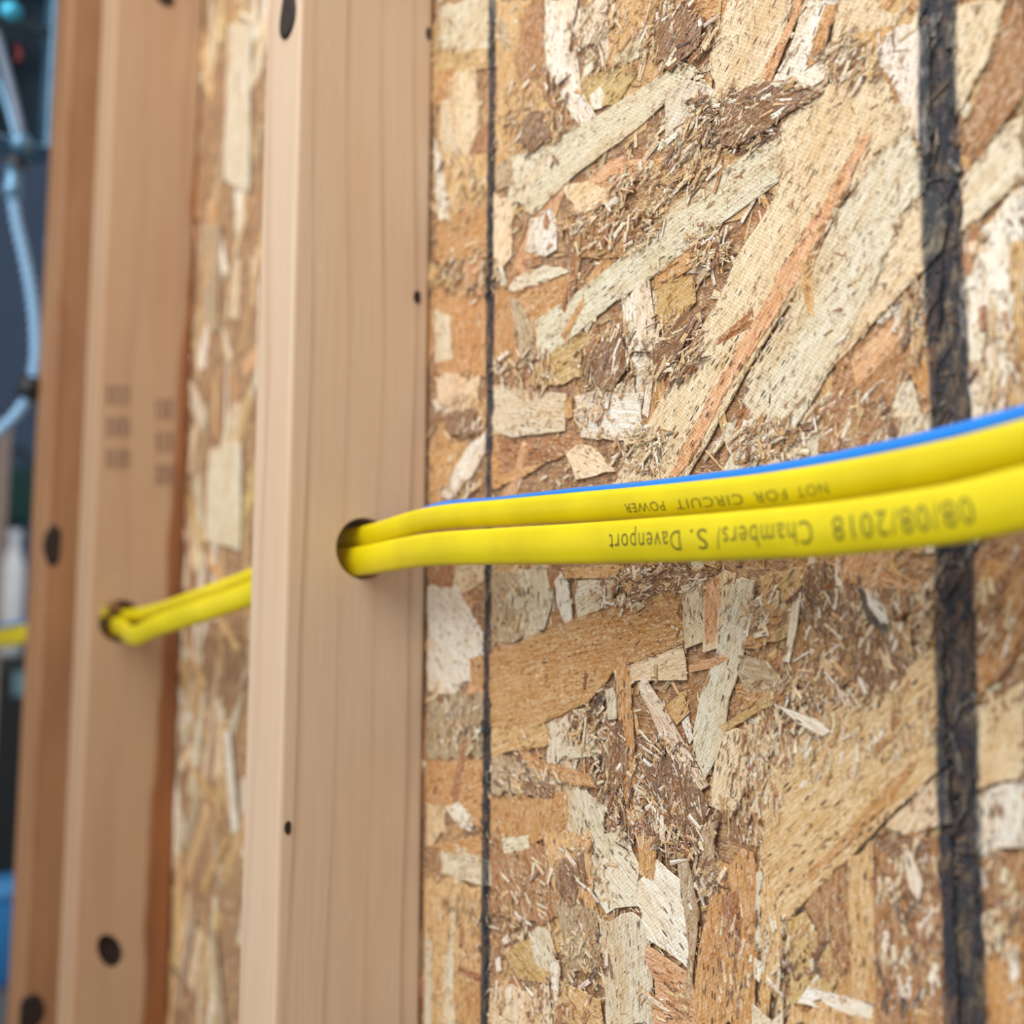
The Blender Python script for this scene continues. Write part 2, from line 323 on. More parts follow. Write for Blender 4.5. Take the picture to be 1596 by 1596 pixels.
# ---- strands that can be picked out in the photograph, from the lowest to the topmost
T = [
 # left of the thin line, top
 ('gc', [(685,10),(764,-8),(764,78),(735,92),(684,72)], 60), ('ol', [(683,82),(766,74),(768,106),(683,116)], 5), ('or', [(684,112),(716,108),(700,150),(682,170)], 40),
 ('gc', [(688,160),(715,150),(716,245),(690,235)], 88), ('cr', [(712,110),(742,103),(750,200),(726,252),(706,205),(700,145)], 88), ('tn', [(682,250),(766,240),(766,330),(682,345)], 70),
 ('or', [(684,345),(766,312),(766,402),(680,410)], 40), ('wh', [(679,215),(690,250),(706,352),(699,372),(689,362),(679,290)], 97),
 ('or', [(678,470),(764,448),(768,585),(690,592),(678,560)], 85), ('gc', [(679,482),(704,492),(706,560),(680,566)], 85), ('cr', [(678,588),(750,582),(745,640),(690,648)], 70),
 ('wh', [(675,624),(690,621),(702,640),(698,652),(681,642)], 130), ('or', [(672,690),(735,686),(700,760),(672,770)], 60), ('wh', [(760,672),(762,695),(738,742),(702,780),(688,772),(733,692)], 55),
 ('wh', [(668,915),(712,912),(736,955),(758,988),(758,1022),(735,1062),(692,1082),(668,1076)], 115), ('or', [(735,1026),(762,1020),(756,1075),(735,1064)], 85),
 ('gr', [(669,1090),(755,1080),(755,1180),(669,1182)], 80), ('or', [(667,1186),(757,1184),(757,1292),(667,1250)], 20), ('cr', [(667,1250),(690,1250),(700,1300),(667,1320)], 100),
 ('wh', [(694,1256),(716,1249),(739,1274),(736,1297),(714,1286)], 130), ('or', [(668,1318),(760,1300),(764,1342),(686,1326)], 165), ('gc', [(686,1322),(750,1334),(779,1345),(777,1382),(740,1377),(690,1361)], 170),
 ('tn', [(664,1370),(758,1378),(758,1600),(662,1600)], 89), ('gc', [(666,1450),(676,1448),(676,1600),(664,1600)], 89), ('gc', [(693,1485),(703,1488),(713,1600),(691,1600)], 88), ('or', [(712,1520),(752,1528),(752,1600),(715,1600)], 88), ('ob', [(713,1502),(752,1520),(752,1532),(715,1514)], 160),
 # between the lines, top left
 ('tn', [(775,0),(850,0),(855,160),(830,230),(775,210)], 80), ('br', [(822,10),(850,0),(856,140),(820,165),(802,95)], 85), ('gr', [(778,28),(796,40),(801,76),(790,82),(778,58)], 110),
 ('tn', [(775,160),(850,150),(880,220),(840,280),(775,290)], 60), ('gc', [(905,20),(950,-5),(965,8),(932,72),(905,78),(894,50)], 60), ('tn', [(950,0),(1030,0),(1010,90),(950,110)], 70), ('gc', [(960,90),(1010,40),(1010,85),(960,115)], 60),
 ('ol', [(905,122),(980,100),(996,115),(962,166),(915,174)], 45), ('wh', [(852,-5),(904,-5),(892,60),(886,120),(870,134),(855,110),(850,60)], 85), ('wh', [(884,78),(902,90),(907,138),(934,186),(920,208),(894,182),(874,146),(890,130),(881,100)], 115),
 ('wh', [(915,95),(930,84),(926,110),(910,126)], 70), ('wh', [(922,150),(938,135),(946,150),(940,170),(926,172)], 80),
 ('gc', [(797,245),(850,226),(862,260),(822,312),(795,322)], 60), ('gr', [(776,260),(800,250),(806,290),(776,300)], 80), ('cr', [(880,292),(962,275),(962,312),(900,338)], 40),
 ('gc', [(800,312),(858,226),(950,170),(1060,100),(1092,113),(1042,160),(982,212),(900,272),(832,338)], None), ('pk', [(918,280),(958,248),(1012,250),(1002,282),(940,294)], 20),
 ('or', [(904,340),(986,328),(992,402),(898,404)], 30), ('cr', [(772,300),(800,320),(800,400),(772,420)], 80), ('wh', [(830,340),(860,322),(869,345),(870,390),(850,402),(820,392)], 80), ('ob', [(849,344),(855,331),(860,345),(857,360),(850,358)], 85),
 ('br', [(817,405),(846,402),(846,414),(828,418),(815,412)], 10), ('gc', [(785,442),(850,414),(902,421),(800,459)], 20),
 ('or', [(773,455),(832,450),(842,500),(836,562),(773,572)], 80), ('or', [(800,456),(902,424),(888,490),(850,492),(835,512)], 30), ('ob', [(812,452),(850,442),(848,450),(820,456)], 15),
 ('gr', [(798,464),(812,464),(832,510),(837,560),(820,572),(808,530)], 105), ('ol', [(836,568),(905,520),(960,520),(960,560),(880,600),(836,600)], 30),
 ('wh', [(780,418),(786,416),(792,444),(784,446)], 100), ('br', [(786,452),(808,418),(812,424),(792,456)], 58),
 ('gc', [(772,600),(832,610),(886,614),(883,672),(800,682),(772,672)], 178), ('wh', [(898,618),(960,600),(1003,590),(1003,690),(908,682)], 178), ('ob', [(780,686),(905,680),(917,690),(872,716),(785,738)], 175),
 ('or', [(770,704),(862,714),(822,742),(770,764)], 20), ('cr', [(884,708),(905,690),(932,700),(962,735),(900,748)], 150), ('or', [(882,625),(894,618),(895,650),(886,655)], 85),
 ('gc', [(834,502),(900,458),(976,398),(988,383),(1082,294),(1127,271),(1190,221),(1221,206),(1230,250),(1221,281),(1181,311),(1096,371),(1023,431),(960,472),(900,522),(846,564),(838,530)], None),
 ('ob', [(900,398),(907,398),(896,450),(884,491),(877,482)], 78), ('or', [(1022,432),(1096,372),(1122,360),(1112,400),(1060,432),(1025,452)], 38), ('ol', [(1020,446),(1082,430),(1088,472),(1032,524)], 45),
 ('wh', [(971,460),(1015,438),(1021,480),(1029,560),(1016,582),(1001,602),(985,570),(975,510)], 88), ('wh', [(1010,602),(1021,590),(1013,652),(1004,646)], 80), ('gr', [(1085,440),(1112,400),(1120,404),(1092,446)], 58),
 # upper middle
 ('gc', [(1042,130),(1130,140),(1090,240),(1048,262),(1040,200)], 65), ('cr', [(1140,-6),(1242,-6),(1227,60),(1192,142),(1160,176),(1118,162),(1108,92)], 62), ('pk', [(1244,-6),(1262,-6),(1217,100),(1197,152),(1178,142),(1226,50)], None),
 ('wh', [(1261,-6),(1312,-6),(1292,60),(1262,110),(1226,152),(1208,132),(1241,60)], 62), ('or', [(1291,8),(1312,8),(1287,80),(1266,122),(1253,134),(1270,70)], None), ('cr', [(1310,2),(1348,-6),(1402,28),(1392,82),(1330,112),(1298,62)], 60),
 ('tn', [(1330,50),(1395,40),(1398,90),(1370,120),(1330,110)], 70), ('wh', [(1235,130),(1330,60),(1345,70),(1290,125),(1245,150)], 42), ('gr', [(1270,95),(1336,40),(1345,44),(1290,100)], 42), ('wh', [(1380,58),(1452,36),(1452,262),(1422,202),(1392,132),(1372,102)], 75),
 ('cr', [(1218,196),(1300,128),(1370,100),(1394,130),(1422,196),(1308,326),(1240,462),(1172,572),(1100,702),(1074,746),(954,762),(1000,682),(1050,592),(1090,522),(1130,452),(1152,400),(1192,340),(1222,290)], 60),
 ('pk', [(1345,215),(1365,208),(1330,282),(1270,402),(1202,512),(1130,622),(1080,722),(1056,748),(1046,744),(1108,622),(1180,500),(1240,390),(1300,300)], None, 0.0003), ('or', [(1312,120),(1385,112),(1402,142),(1412,176),(1375,180),(1330,150)], 40),
 ('gc', [(1382,236),(1422,199),(1450,262),(1444,300),(1407,348),(1371,434),(1311,552),(1263,637),(1240,672),(1188,704),(1148,684),(1166,590),(1241,470),(1311,328)], 57),
 ('cr', [(1442,298),(1484,326),(1470,394),(1390,478),(1308,566),(1264,622),(1312,550),(1371,440),(1408,346)], 50), ('ob', [(1275,372),(1290,352),(1289,375),(1280,388),(1273,385)], 60),
 ('br', [(1307,568),(1420,462),(1470,402),(1466,560),(1420,590),(1390,642),(1330,706),(1288,684),(1300,622)], 50), ('pk', [(1330,560),(1420,470),(1440,470),(1400,540),(1340,610)], 50), ('wh', [(1370,503),(1412,462),(1418,466),(1376,508)], 45),
 ('or', [(1420,582),(1442,546),(1464,560),(1464,646)], 110), ('gc', [(1417,584),(1461,662),(1458,678),(1366,700),(1380,652)], 60), ('gc', [(1130,662),(1175,640),(1200,700),(1150,720)], 60), ('ob', [(1150,665),(1163,628),(1175,640),(1160,668)], 60),
 ('gc', [(1230,690),(1330,660),(1350,700),(1240,730)], 60),
 # right of the wide stripe
 ('cr', [(1490,14),(1576,8),(1541,100),(1502,172),(1490,182)], 70), ('br', [(1575,8),(1602,-6),(1602,150),(1560,202),(1520,262),(1500,224),(1546,100)], 62), ('gc', [(1506,276),(1560,212),(1602,178),(1602,272),(1530,342),(1498,366)], 45),
 ('wh', [(1498,374),(1602,290),(1602,642),(1520,664),(1500,500)], 88), ('ob', [(1500,382),(1530,352),(1540,372),(1516,430),(1500,440)], 60), ('gc', [(1498,372),(1508,368),(1510,395),(1498,400)], 80), ('cr', [(1512,380),(1540,372),(1544,395),(1515,400)], 10), ('tn', [(1578,380),(1602,370),(1602,640),(1576,640)], 88),
 ('br', [(1515,870),(1602,850),(1602,1010),(1560,1060),(1522,1080)], 70), ('or', [(1560,930),(1602,880),(1602,980),(1530,1090),(1522,1060)], 55), ('cr', [(1524,1100),(1602,1060),(1602,1210),(1526,1230)], 80), ('wh', [(1526,1240),(1602,1215),(1602,1320),(1526,1335)], 85),
 ('br', [(1526,1340),(1602,1330),(1602,1470),(1534,1500)], 85), ('or', [(1530,1480),(1602,1440),(1602,1602),(1536,1602)], 85), ('wh', [(1575,1480),(1590,1470),(1594,1520),(1580,1530)], 85),
 # below the cables, left half
 ('gr', [(770,895),(830,890),(820,990),(770,1010)], 120), ('gc', [(780,898),(862,884),(867,920),(852,982),(822,996),(790,932)], 100), ('ob', [(855,884),(892,884),(872,914),(862,922)], 70), ('wh', [(868,905),(878,892),(890,910),(898,972),(886,976),(872,940)], 97),
 ('tn', [(880,884),(975,880),(975,900),(885,902)], 176), ('wh', [(905,905),(970,902),(965,925),(915,950),(900,935)], 30), ('gc', [(900,935),(940,915),(950,945),(905,965)], 40),
 ('or', [(764,1020),(850,985),(950,944),(1062,908),(1070,1002),(1000,1032),(960,1046),(920,1096),(840,1132),(768,1134)], 12), ('ob', [(1000,940),(1064,918),(1070,1004),(1004,1030),(985,985)], 80),
 ('cr', [(960,1045),(1068,1005),(1075,1060),(1000,1060),(968,1080)], 12), ('tn', [(770,1135),(850,1125),(870,1160),(800,1170),(770,1180)], 30), ('gc', [(862,1124),(888,1112),(898,1180),(856,1190)], 85), ('gc', [(892,1166),(935,1150),(941,1176),(888,1184)], 12), ('dk', [(930,1086),(948,1083),(944,1106),(930,1109)], 70),
 ('gc', [(948,1075),(962,1070),(966,1120),(952,1122)], 85), ('or', [(964,1024),(985,1022),(996,1200),(1002,1300),(985,1316),(970,1150)], None), ('or', [(800,1158),(850,1184),(942,1214),(944,1228),(900,1224),(830,1197)], None),
 ('gr', [(770,1180),(800,1180),(870,1215),(880,1235),(770,1236)], 120), ('or', [(768,1238),(890,1240),(892,1292),(820,1322),(768,1302)], 80), ('gc', [(890,1240),(916,1232),(952,1260),(946,1302),(888,1294)], 110), ('br', [(768,1300),(870,1320),(900,1400),(850,1440),(768,1420)], 110),
 ('gc', [(786,1305),(828,1300),(830,1322),(790,1330)], 10), ('tn', [(850,1300),(925,1290),(930,1420),(890,1430),(865,1380)], 85), ('gc', [(925,1295),(970,1285),(990,1312),(930,1335)], 120),
 ('wh', [(925,1332),(985,1308),(1002,1350),(1002,1412),(950,1424),(930,1392)], 130), ('gr', [(870,1400),(935,1420),(942,1500),(890,1510)], 100), ('gc', [(938,1430),(990,1420),(1016,1440),(1026,1602),(950,1602),(945,1500)], 89),
 ('ol', [(788,1482),(830,1462),(868,1528),(812,1524)], 130), ('gc', [(830,1456),(860,1446),(872,1490),(862,1515),(840,1502)], 110), ('wh', [(827,1450),(832,1454),(845,1484),(840,1490)], None), ('wh', [(776,1492),(784,1490),(786,1512),(779,1514)], 85),
 ('cr', [(768,1540),(860,1536),(866,1602),(765,1602)], 88), ('wh', [(863,1500),(876,1495),(874,1570),(866,1575)], 88), ('tn', [(880,1528),(940,1558),(946,1602),(868,1602)], 140), ('ob', [(868,1602),(880,1560),(892,1566),(886,1602)], 70),
 # below the cables, right half
 ('tn', [(1190,900),(1270,885),(1240,990),(1195,1000)], 60), ('gc', [(1068,904),(1096,894),(1102,1000),(1072,1012)], 88), ('cr', [(1098,896),(1152,894),(1146,930),(1126,1010),(1100,1018)], 88), ('pk', [(1102,900),(1128,900),(1120,1000),(1104,1005)], 88),
 ('gc', [(1148,902),(1182,904),(1172,980),(1162,1030),(1141,1090),(1130,1170),(1104,1214),(1084,1150),(1098,1080),(1120,1020)], None), ('or', [(1172,972),(1216,940),(1222,982),(1186,1012),(1164,1010)], 40), ('ol', [(1172,966),(1240,884),(1252,884),(1216,942)], None),
 ('pk', [(1079,1036),(1140,1018),(1142,1028),(1110,1042),(1079,1048)], 14), ('or', [(1150,1066),(1202,1058),(1212,1092),(1160,1108)], 40), ('gr', [(1160,1020),(1202,1030),(1222,1055),(1216,1078),(1170,1080),(1155,1050)], 165),
 ('cr', [(1164,1130),(1206,1120),(1212,1172),(1180,1204)], 110), ('cr', [(1130,1142),(1166,1138),(1172,1222),(1150,1264),(1108,1254)], 75), ('ol', [(1124,1132),(1236,1068),(1240,1078),(1134,1142)], None),
 ('wh', [(1178,1180),(1198,1172),(1196,1192),(1184,1204)], 70), ('wh', [(1000,1070),(1006,1048),(1040,1100),(1062,1140),(1090,1190),(1111,1224),(1095,1232),(1066,1212),(1033,1144)], None), ('wh', [(1068,1125),(1078,1115),(1086,1150),(1080,1160)], 110),
 ('tn', [(1040,1100),(1070,1080),(1080,1110),(1060,1130)], 50), ('dk', [(1268,888),(1302,880),(1306,920),(1290,952),(1264,932)], 80), ('cr', [(1305,900),(1345,920),(1360,970),(1320,990),(1305,950)], 110), ('pk', [(1375,890),(1440,905),(1440,925),(1385,915)], 165),
 ('br', [(1240,980),(1330,960),(1400,1020),(1390,1080),(1300,1090),(1240,1060)], 100),
 ('ct', [(1208,1182),(1300,1110),(1400,1060),(1478,996),(1482,1192),(1412,1252),(1232,1434),(1192,1402),(1190,1262)], 45), ('or', [(1442,1178),(1402,1242),(1332,1312),(1270,1374),(1262,1362),(1330,1290),(1390,1220)], None, 0.0002),
 ('dk', [(1344,914),(1358,928),(1394,982),(1386,988),(1360,966)], None, 0.001), ('wh', [(1360,918),(1390,950),(1396,972),(1385,972),(1364,944)], None, 0.0018), ('wh', [(1245,942),(1257,928),(1250,982),(1243,1012),(1235,1008)], None, 0.0012), ('wh', [(1219,1098),(1280,1120),(1302,1140),(1290,1147),(1250,1126)], None, 0.0008),
 ('cr', [(1384,1288),(1462,1212),(1484,1196),(1492,1282),(1420,1302)], 60), ('br', [(1258,1412),(1326,1342),(1332,1500),(1310,1532),(1290,1472)], 88), ('br', [(1370,1318),(1486,1288),(1500,1602),(1372,1602)], 89), ('tn', [(1328,1334),(1366,1306),(1372,1602),(1330,1602)], 89),
 ('ol', [(1234,1432),(1262,1418),(1312,1522),(1300,1552),(1238,1562)], 80), ('wh', [(1266,1534),(1330,1554),(1369,1560),(1366,1586),(1310,1576),(1248,1560)], 170), ('tn', [(1240,1562),(1330,1578),(1330,1602),(1230,1602)], 88),
 ('wh', [(1418,1318),(1432,1330),(1447,1376),(1441,1402),(1425,1380)], None, 0.001), ('cr', [(1374,1364),(1396,1366),(1396,1396),(1374,1390)], 85), ('wh', [(1400,1542),(1426,1530),(1426,1552),(1402,1562)], 60), ('or', [(1435,1558),(1450,1558),(1453,1602),(1437,1602)], 88), ('wh', [(1382,1450),(1390,1448),(1388,1480),(1380,1500)], 80), ('dk', [(1425,1470),(1433,1465),(1438,1500),(1430,1508)], 95),
 ('or', [(1124,1340),(1180,1328),(1192,1400),(1180,1602),(1084,1602),(1094,1480),(1112,1400)], 88), ('ob', [(1130,1400),(1155,1385),(1166,1430),(1158,1460),(1138,1456)], 88), ('gc', [(1185,1358),(1195,1356),(1200,1470),(1183,1482)], 88), ('tn', [(1192,1340),(1215,1400),(1225,1440),(1200,1600),(1192,1590)], 88),
 ('wh', [(1182,1490),(1195,1500),(1190,1530),(1181,1520)], 88), ('wh', [(1179,1562),(1210,1590),(1226,1574),(1228,1602),(1178,1602)], 80), ('pk', [(1012,1470),(1082,1516),(1086,1602),(1028,1602)], 150), ('wh', [(1000,1400),(1012,1360),(1030,1338),(1066,1370),(1077,1440),(1082,1490),(1076,1504),(1045,1482),(1014,1462)], 125),
 ('gr', [(1061,1333),(1078,1338),(1096,1420),(1089,1490),(1081,1562),(1074,1552),(1080,1480)], 86), ('gr', [(1099,1290),(1121,1278),(1119,1350),(1100,1362)], 85), ('wh', [(1017,1268),(1040,1266),(1043,1312),(1024,1302)], 85), ('or', [(1000,1302),(1031,1290),(1026,1372),(1002,1362)], 85),
 # far bay
 ('wh', [(352,1138),(362,1138),(376,1290),(366,1302)], None), ('gr', [(318,352),(346,350),(342,520),(320,500)], 88), ('gr', [(330,1450),(340,1448),(356,1600),(346,1600)], None), ('gc', [(360,40),(395,40),(392,300),(352,280)], 85), ('gc', [(330,700),(380,690),(378,860),(322,840)], 85),
]
T += [('db', [(1128,178),(1165,140),(1205,128),(1222,150),(1290,146),(1235,178),(1200,205),(1150,232),(1120,220)], 40), ('db', [(1030,50),(1075,10),(1105,30),(1085,85),(1048,115),(1035,90)], 60), ('db', [(1050,1180),(1090,1220),(1112,1250),(1100,1300),(1060,1290),(1020,1250),(1012,1200)], 100),
      ('db', [(1262,890),(1300,880),(1318,930),(1345,960),(1330,990),(1280,985),(1255,960)], 90), ('db', [(1340,990),(1400,1000),(1420,1050),(1380,1085),(1330,1060)], 100), ('db', [(985,905),(1060,888),(1120,892),(1110,905),(1040,918),(990,940)], 10), ('db', [(960,1130),(975,1120),(985,1200),(960,1240),(948,1200)], 85),
      ('db', [(1040,520),(1080,480),(1092,500),(1060,560),(1030,590),(1022,560)], 55), ('db', [(930,545),(975,520),(985,570),(960,610),(930,600)], 70), ('br', [(1290,640),(1350,620),(1390,650),(1350,720),(1280,705)], 60), ('db', [(820,190),(850,175),(865,215),(835,240),(815,225)], 70), ('db', [(880,1335),(915,1325),(920,1380),(890,1410),(870,1380)], 100),
      ('db', [(1100,1345),(1122,1335),(1128,1378),(1108,1390)], 80), ('db', [(1378,1310),(1420,1300),(1460,1310),(1450,1350),(1400,1345)], 20), ('db', [(700,645),(745,640),(748,675),(705,680)], 60), ('db', [(820,1215),(870,1222),(868,1242),(825,1238)], 150)]
for e in T:
    far = e[1][0][0] < 400
    px_strand(e[0], e[1], e[2], thick=0.0004, lift=(e[3] if len(e) > 3 else 0.0), step=0.006 if not far else 0.02)

# ---- chips, splinters and dust too many to count
class Heap:
    def __init__(s): s.v = []; s.f = []; s.loc = []; s.col = []
    def sliver(s, X, Z, y, L, W, H, a, color):
        ca, sa = math.cos(a), math.sin(a); tilt = rng.uniform(-0.15, 0.15); b = len(s.v)
        w0, w1 = W * rng.uniform(0.3, 1), W * rng.uniform(0.2, 1); r3 = Vector((rng.random() * 5, rng.random(), rng.random() * 5))
        for lx, lz, ly in ((-L/2, -w0/2, 0), (L/2, -w1/2, 0), (L/2 * rng.uniform(0.8, 1.1), w1/2, 0), (-L/2, w0/2, 0), (-L/2 * 0.9, 0, H), (L/2 * 0.85, 0, H * rng.uniform(0.5, 1.4))):
            yy = y - ly - (lx * math.sin(tilt) * 0.5 if ly else 0)
            s.v.append((X + lx * ca - lz * sa, min(yy, -0.0001), Z + lx * sa + lz * ca)); s.loc.append((lx + r3.x, r3.y, lz + r3.z)); s.col.append(color)
        s.f += [(b, b + 4, b + 3), (b, b + 1, b + 5, b + 4), (b + 1, b + 2, b + 5), (b + 2, b + 3, b + 4, b + 5)]
    def build(s, name, mat, parent):
        me = bpy.data.meshes.new(name); me.from_pydata(s.v, [], s.f)
        al = me.attributes.new('loc', 'FLOAT_VECTOR', 'POINT'); al.data.foreach_set('vector', [c for p in s.loc for c in p])
        ac = me.attributes.new('col', 'FLOAT_COLOR', 'POINT'); ac.data.foreach_set('color', [c for p in s.col for c in p])
        bm = bmesh.new(); bm.from_mesh(me); bmesh.ops.recalc_face_normals(bm, faces=bm.faces); bm.to_mesh(me); bm.free()
        o = obj(name, me, mat, parent); o['kind'] = 'stuff'; return o
heap = Heap()
ZONES = [ # cx, cy, rx, ry, count, grain angle (picture), spread, palette
 (1060,55,60,60,420,60,0.6,'dtow'), (1150,190,75,50,620,40,0.9,'ddtw'), (1080,250,45,60,320,60,0.6,'tow'), (1230,150,50,25,200,20,0.6,'dow'), (960,60,70,60,260,70,0.7,'tow'), (830,180,60,80,260,60,0.8,'tdw'), (1000,300,60,40,300,50,0.8,'tow'), (960,360,80,45,380,50,0.9,'tow'),
 (1110,385,35,40,260,60,1.2,'wot'), (1060,540,45,60,420,55,0.8,'dtow'), (960,560,60,60,420,70,0.9,'dtow'), (930,640,30,40,150,80,1,'tow'), (1010,700,50,40,260,60,1.0,'dtw'), (1340,660,70,45,520,60,0.9,'dtow'), (1430,500,30,60,200,80,0.7,'tdw'), (1200,690,60,40,300,60,0.9,'tow'), (1330,100,50,40,200,60,0.7,'tow'),
 (820,580,50,40,240,90,0.9,'tdw'), (720,650,35,35,160,70,0.9,'dtw'), (740,430,50,40,180,60,0.9,'tdw'), (1040,905,70,25,420,20,1.2,'dow'), (980,925,50,30,330,40,1.2,'dow'), (820,950,40,40,160,120,0.9,'tdw'), (720,1130,45,45,200,80,1,'tdw'), (830,1210,60,30,300,120,0.9,'dtw'),
 (930,1140,45,40,260,80,1,'dtw'), (960,1200,40,60,330,85,0.9,'ddtw'), (1040,1200,50,60,620,110,1.2,'ddow'), (1060,1280,60,60,720,90,1.2,'ddow'), (1000,1270,50,50,420,90,0.9,'dow'), (900,1360,60,60,380,110,0.9,'dtw'), (820,1400,50,60,260,110,0.9,'dtow'), (920,1480,40,50,260,90,0.9,'dtw'), (820,1560,60,40,200,90,0.9,'tow'),
 (1300,930,60,50,420,80,0.9,'ddow'), (1330,1030,80,70,620,80,0.8,'dtow'), (1250,1080,50,60,360,80,0.8,'dtow'), (1420,980,50,70,320,80,0.8,'tow'), (1290,1170,70,60,380,75,0.5,'tow'), (1400,1130,70,60,330,70,0.5,'to'), (1200,1160,40,60,300,85,0.5,'tow'), (1180,1250,50,70,380,88,0.4,'to'), (1200,960,40,40,200,60,0.9,'dow'),
 (1430,1380,55,60,420,85,0.6,'ddow'), (1430,1500,55,80,420,88,0.5,'dow'), (1270,1480,50,50,260,80,0.6,'dot'), (1215,1480,20,70,160,88,0.8,'tdw'), (1110,1370,25,30,220,90,1.3,'dw'), (1560,560,40,90,160,88,0.5,'tow'), (1560,1420,40,80,200,85,0.5,'dow'), (1550,960,40,60,140,80,0.5,'dto'),
 (880,1560,60,40,160,80,0.8,'tow'), (1150,1470,40,110,260,88,0.25,'od'), (1050,1560,30,40,160,150,0.3,'od'), (700,60,30,50,60,80,0.8,'tw'), (720,300,40,60,140,70,0.8,'tdw'), (720,1440,40,60,120,88,0.4,'tdo'), (720,760,30,20,60,70,0.8,'tdw'),
]
KEY = {'d': [(112, 72, 40), (140, 92, 50), (86, 58, 40), (154, 104, 60)], 't': [(222, 192, 142), (206, 172, 118), (232, 212, 174)], 'o': [(172, 118, 66), (190, 140, 84), (150, 98, 56)], 'w': [(246, 240, 224), (236, 220, 190), (253, 250, 244)]}
def on_board_sliver(x, y, L, W, H, ang, color, up):
    q = onY(x, y); r = math.radians(ang); q1 = onY(x + 10 * math.cos(r), y - 10 * math.sin(r)); a = math.atan2(q1.z - q.z, q1.x - q.x)
    heap.sliver(q.x, q.z, -up, L, W, H, a, color)
for cx, cy, rx, ry, n, ang, spread, pal in ZONES:
    for k in range(int(n * 1.15)):
        rr = math.sqrt(rng.random()) * rng.uniform(0.75, 1.15); th = rng.uniform(0, 2 * math.pi)
        x, y = cx + rx * rr * math.cos(th), cy + ry * rr * math.sin(th)
        if x < 672: continue
        if k % 5 == 0: L = rng.uniform(0.003, 0.010); W = rng.uniform(0.0010, 0.0030); H = rng.uniform(0.0001, 0.0002)
        else: L = min(0.006, 0.0007 + rng.expovariate(1 / 0.0010)); W = L * rng.uniform(0.16, 0.55); H = rng.uniform(0.0001, 0.0004)
        on_board_sliver(x, y, L, W, H, ang + math.degrees(rng.gauss(0, spread * 0.6)), jit(rng.choice(KEY[rng.choice(pal + 'tw')]), 0.15), rng.uniform(0.0012, 0.0027))
# bay between the first two studs, far out of focus, and gaps of the under layer
for k in range(230):
    X = rng.uniform(-0.99, -0.56); Z = rng.uniform(0.80, 1.80); ang_ = rng.gauss(1.45, 0.4)
    heap.sliver(X, Z, -rng.uniform(0.0002, 0.0006), rng.uniform(0.04, 0.11), rng.uniform(0.010, 0.03), 0.0004, ang_, jit(PAL[rng.choice(['gc', 'tn', 'cr', 'or', 'gc', 'ol', 'gr', 'wh', 'tn', 'br', 'cr'])]))
for i, j in cells[84:]:
    X = -0.60 + (i + rng.uniform(0.0, 1)) * 0.055; Z = zlo - 0.02 + (j + rng.uniform(0, 1)) * 0.056
    heap.sliver(X, Z, -0.0003, rng.uniform(0.05, 0.085), rng.uniform(0.014, 0.028), 0.0003, rng.gauss(1.2, 0.5), jit(PAL[rng.choice(under)]))
# torn fibres along the outlines of the strands
for e in T:
    pts = e[1]
    if pts[0][0] < 400: continue
    for i in range(len(pts)):
        (x0, y0), (x1, y1) = pts[i], pts[(i + 1) % len(pts)]; d = math.hypot(x1 - x0, y1 - y0); eang = math.degrees(math.atan2(-(y1 - y0), x1 - x0))
        for k in range(int(d / 15)):
            t_ = rng.random(); x = x0 + (x1 - x0) * t_ + rng.gauss(0, 3); y = y0 + (y1 - y0) * t_ + rng.gauss(0, 3)
            if x < 672: continue
            g = e[2] if (e[2] is not None and rng.random() < 0.6) else eang
            L = rng.uniform(0.0010, 0.0045); base = PAL[e[0]] if rng.random() < 0.45 else rng.choice(KEY[rng.choice('ddtow')])
            on_board_sliver(x, y, L, L * rng.uniform(0.1, 0.34), rng.uniform(0.0001, 0.0004), g + rng.gauss(0, 14), jit(base, 0.15), rng.uniform(0.0014, 0.0026))
# small flat flakes lying between the under layer and the large strands
for k in range(2000):
    x, y = rng.uniform(672, 1600), rng.uniform(-5, 1600)
    on_board_sliver(x, y, rng.uniform(0.004, 0.014), rng.uniform(0.0014, 0.0045), rng.uniform(0.0001, 0.0002), rng.gauss(70, 40), jit(PAL[rng.choice(['gc', 'cr', 'tn', 'tn', 'or', 'wh', 'br', 'ol', 'ct', 'gr', 'cr'])], 0.12), rng.uniform(0.0005, 0.0010))
# thin scatter over everything
for k in range(5200):
    x, y = rng.uniform(672, 1600), rng.uniform(-5, 1600)
    L = min(0.008, 0.0008 + rng.expovariate(1 / 0.0010)); W = L * rng.uniform(0.12, 0.35)
    on_board_sliver(x, y, L, W, rng.uniform(0.0001, 0.0003), rng.gauss(70, 35), jit(rng.choice(KEY[rng.choice('dttooww')]), 0.15), rng.uniform(0.0012, 0.0024))
# strands of the board outside the picture and above / below it
for k in range(900):
    X = rng.uniform(-1.2, 0.44); Z = rng.uniform(0.1, 2.35); a = rng.uniform(0, 3.14)
    if -0.62 < X < -0.04 and 1.0 < Z < 1.62: continue
    heap.sliver(X, Z, -0.0002, rng.uniform(0.05, 0.1), rng.uniform(0.015, 0.03), 0.0004, a, jit(PAL[rng.choice(under + ['wh', 'gc'])]))
heap.build('chips', M_ATT, board)
print('strands', ORDER[0] + 84, 'chips verts', len(heap.v))

